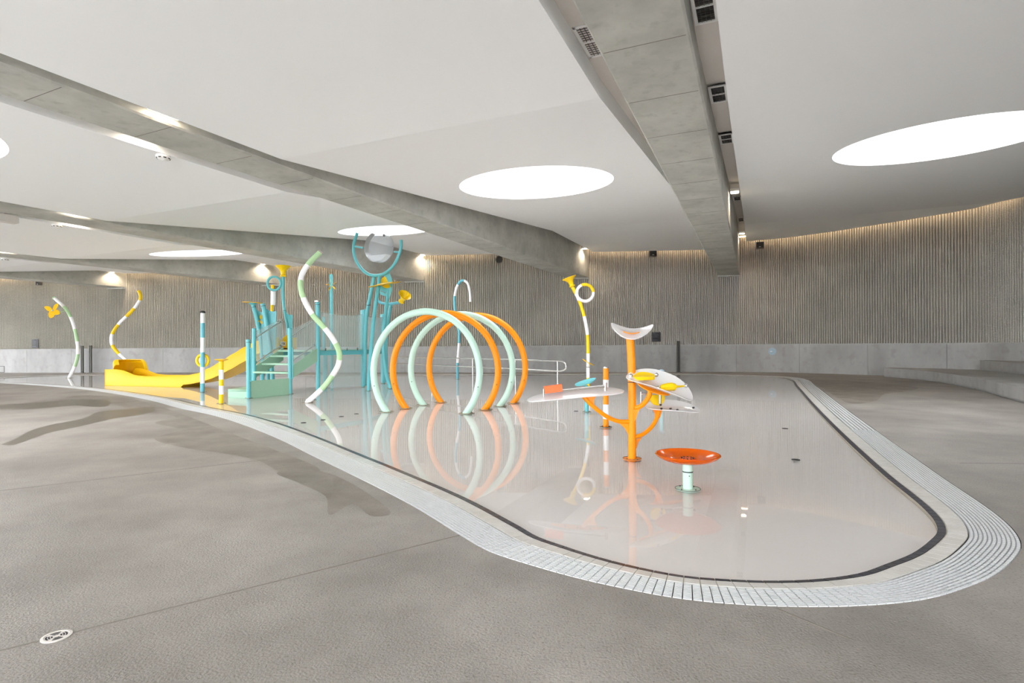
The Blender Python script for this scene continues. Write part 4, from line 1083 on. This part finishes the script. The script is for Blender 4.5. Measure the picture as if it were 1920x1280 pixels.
# big open ring carrying the bucket
rp = [(670, 436.5), (664, 455), (663, 470), (667, 487), (678, 504), (692, 514.5), (707, 516.5), (722, 512), (737.5, 498), (748.5, 477), (752, 462), (752, 450)]
dr = dtop - .35
R_ = spline([Q(u, v, dr + (.35 - .7 * (u - 663) / 89) * .6) for u, v in rp], 6)
MB().tube(R_, .06, 14).build('cradle_ring', M['teal'], tw, smooth=True)
c = Q(710.5, 463.5, dr); axd = Vector((.93, -.36, -.05)).normalized()
rb = 28.5 * dr / F
bk = MB().lathe([(rb, -.16), (rb, .16), (rb - .02, .16), (rb - .02, -.16), (rb, -.16)], c, (-.42, -.9, .05), 44).build('bucket', M['bucket'], tw, smooth=True)
fax = Vector((-.42, -.9, .05)).normalized()
MB().lathe([(rb - .02, .0), (rb - .02, .012)], c + fax * .15, fax, 44).build('bucket_face', M['bucket'], bk)
MB().lathe([(rb - .02, .0), (rb - .02, .012)], c - fax * .15, fax, 44).build('bucket_face', M['bucket'], bk)
# steel band on the drum edge
band = [c + fax * .02 + (Vector((-fax.y, fax.x, 0)).normalized() * math.cos(a) + Vector((0, 0, 1)) * math.sin(a)) * (rb + .008) for a in [math.radians(-160 + j * 8) for j in range(-8, 14)]]
sideax = Vector((-fax.y, fax.x, 0)).normalized()
if sideax.x > 0: sideax = -sideax
band = [c + (sideax * math.cos(a) + Vector((0, 0, 1)) * math.sin(a)) * (rb + .01) for a in [math.radians(-75 + 140 * j / 20) for j in range(21)]]
MB().grid([[p - fax * .12 for p in band], [p + fax * .12 for p in band]], (0, 0, .008)).build('bucket_band', M['flange'], bk, smooth=True)
MB().lathe([(.05, 0), (.05, .03)], c + fax * .17 + Vector((.32, 0, .42)), fax, 12).build('bucket_plug', M['grille'], bk)
# water lying in the bucket
wp = [c + (sideax * math.cos(a) + Vector((0, 0, 1)) * math.sin(a)) * (rb - .03) for a in [math.radians(-145 + 110 * j / 14) for j in range(15)]]
MB().prism([p - fax * .13 for p in wp], fax * .26).build('bucket_water', M['acryl'], bk)
MB().tube([Q(665.5, 462, dr + .2), Q(681, 464.5, dr + .05)], .035, 10).build('pivot_arm', M['teal'], tw, smooth=True)
MB().tube([Q(750.5, 473, dr - .15), Q(739, 472, dr - .05)], .035, 10).build('pivot_arm', M['teal'], tw, smooth=True)
MB().prism([Q(u, v, dr - .02) for u, v in ((716, 514), (728, 508), (735, 522), (735, 545), (730, 560), (728, 535), (724, 520))], (0, .03, 0)).build('cradle_plate', M['teal'], tw)
# yellow splash plate and round fan behind it
c = Q(721, 533, dr - .35)
MB().lathe([(.62, -.012), (.62, .006), (.33, .02), (.28, .05), (.05, .06)], c, (-.17, -.1, .98), 40).build('splash_plate', M['slide'], tw, smooth=True)
MB().lathe([(.23, -.012), (.23, .012)], Q(725, 529, dr - .02), (.2, -1, .1), 32).build('fan_disc', M['yellow'], tw)
# horn pipe on the right
P = spline([Q(708, 563, dt), Q(714, 567.5, dt), Q(724, 569.5, dt - .1), Q(735, 569, dt - .2), Q(746, 567.5, dt - .3), Q(752, 566, dt - .3)], 6)
MB().tube(P, .055, 12).build('horn_pipe', M['blue'], tw, smooth=True)
horn(P[-1], P[-1] - P[-3] + Vector((0, -.05, .04)), .42, .075, .26, tw)
MB().lathe([(.076, -.008), (.076, .008)], Q(732.7, 576, T2.y - .55)).build('seal_ring', M['black'], tw)
MB().lathe([(.076, -.008), (.076, .008)], Q(691, 572, dtop)).build('seal_ring', M['black'], tw)

# ------------------------------------------------------------------ yellow slide
e0 = G(196, 721); e1 = G(334, 722); sd_ = Vector((N2t.x - .2, N2t.y + .2, 0)) - e0; sd_.z = 0; sd_.normalize(); sn = Vector((-sd_.y, sd_.x, 0))
if sn.y < 0: sn = -sn
sl = thing('water_slide', e0, 'yellow fibreglass slide curving down to a trough with rounded end', 'slide')
def s_at(u):
    k = (u - 960) / F; return (k * e0.y - e0.x) / (sd_.x - k * sd_.y)
topc = [(196, 692.5), (215, 692), (228, 693.5), (240, 698), (252, 703), (270, 704.8), (310, 705), (345, 704), (370, 699.5), (392, 689.5), (412, 678), (437, 662.5), (457, 650.5), (480, 639), (500, 634), (530, 631)]
botc = [(196, 721), (250, 721.5), (300, 722), (334, 722), (355, 720), (375, 716), (392, 711), (410, 703.5), (430, 693), (457, 678), (480, 664), (500, 657), (530, 654)]
def curve(px):
    out = []
    for u, v in px:
        s_ = s_at(u); p = e0 + sd_ * s_; out.append((s_, H + ray(u, v)[1] * p.y))
    return out
tc, bc = curve(topc), curve(botc)
def ev(cv, s_):
    for (a, za), (b, zb) in zip(cv, cv[1:]):
        if a <= s_ <= b:
            t = (s_ - a) / (b - a); t = t * t * (3 - 2 * t) * .3 + t * .7; return lerp(za, zb, t)
    return cv[-1][1] if s_ > cv[-1][0] else cv[0][1]
SW = 1.05; smax = s_at(522); NS = 60; th_ = .05; rows = []
for i in range(NS + 1):
    s_ = smax * i / NS; p = e0 + sd_ * s_; zt, zb = ev(tc, s_), max(ev(bc, s_), ZF if s_ < s_at(334) else -9)
    if s_ < s_at(340): zb = ZF
    zfl = max(zb + .06, zt - .42) if s_ > s_at(334) else lerp(.12, max(.12, zt - .3), s_ / s_at(340))
    U = Vector((0, 0, 1))
    rows.append([p + U * zb, p + U * (zt - .02), p + sn * .015 + U * zt, p + sn * (th_ - .01) + U * zt, p + sn * th_ + U * (zt - .03), p + sn * .12 + U * (zfl + .05), p + sn * .28 + U * zfl,
                 p + sn * (SW - .28) + U * zfl, p + sn * (SW - .12) + U * (zfl + .05), p + sn * (SW - th_) + U * (zt - .03), p + sn * (SW - th_ + .01) + U * zt, p + sn * (SW - .015) + U * zt, p + sn * SW + U * (zt - .02), p + sn * SW + U * zb, p + sn * (SW - .06) + U * zb, p + sn * .06 + U * zb, p + U * zb])
MB().grid(rows).build('chute', M['slide'], sl, smooth=True)
MB().prism(rows[0][:2] + [rows[0][12], rows[0][13]], sd_ * .05).build('end_wall', M['slide'], sl)
# rounded hood round the trough end
hz0, hz1 = H + ray(202, 692)[1] * e0.y, H + ray(210, 674)[1] * e0.y
hood = []
sA, sB = s_at(202), s_at(237)
path = [e0 + sd_ * (sA + .25) + sn * .07, e0 + sd_ * (sA + .04) + sn * .2, e0 + sd_ * sA + sn * .5, e0 + sd_ * (sA + .04) + sn * (SW - .2), e0 + sd_ * (sA + .3) + sn * (SW - .04), e0 + sd_ * (sA + .8) + sn * (SW - .03), e0 + sd_ * (sB - .3) + sn * (SW - .03), e0 + sd_ * sB + sn * (SW - .03)]
hp_ = resample(spline(path, 6), count=40); rin = []; rout = []
for i, p in enumerate(hp_):
    t = i / 40
    hgt = hz1 - (hz1 - hz0) * (max(0, t - .86) / .14) ** 2.6 - (hz1 - hz0) * .5 * max(0, .1 - t) / .1
    tt = (hp_[min(i + 1, 40)] - hp_[max(i - 1, 0)]).normalized(); nn = Vector((-tt.y, tt.x, 0))
    rin.append([Vector((p.x, p.y, hz0 - .35)), Vector((p.x, p.y, hgt - .14)), Vector((p.x, p.y, hgt - .05)) - nn * .03, Vector((p.x, p.y, hgt)) - nn * .1, Vector((p.x, p.y, hgt - .005)) - nn * .2])
MB().grid(rin, (0, 0, -.03)).build('hood', M['slide'], sl, smooth=True)
# label plate at the slide mouth
c = Q(531, 644.5, N2t.y + .75)
npl = MB().box(c, (.19, .02, .17), (1, 0, 0)).build('notice_plate', M['wpaint'], sl)
MB().box(c + Vector((0, -.012, .01)), (.13, .008, .09), (1, 0, 0)).build('notice_print', M['print'], npl)
MB().prism([Q(u, v, N2t.y + .8) for u, v in ((517, 639), (527, 636.5), (532, 632), (538, 627.5), (538.5, 651), (517, 651))], (0, .05, 0)).build('mouth_panel', M['slide'], sl)
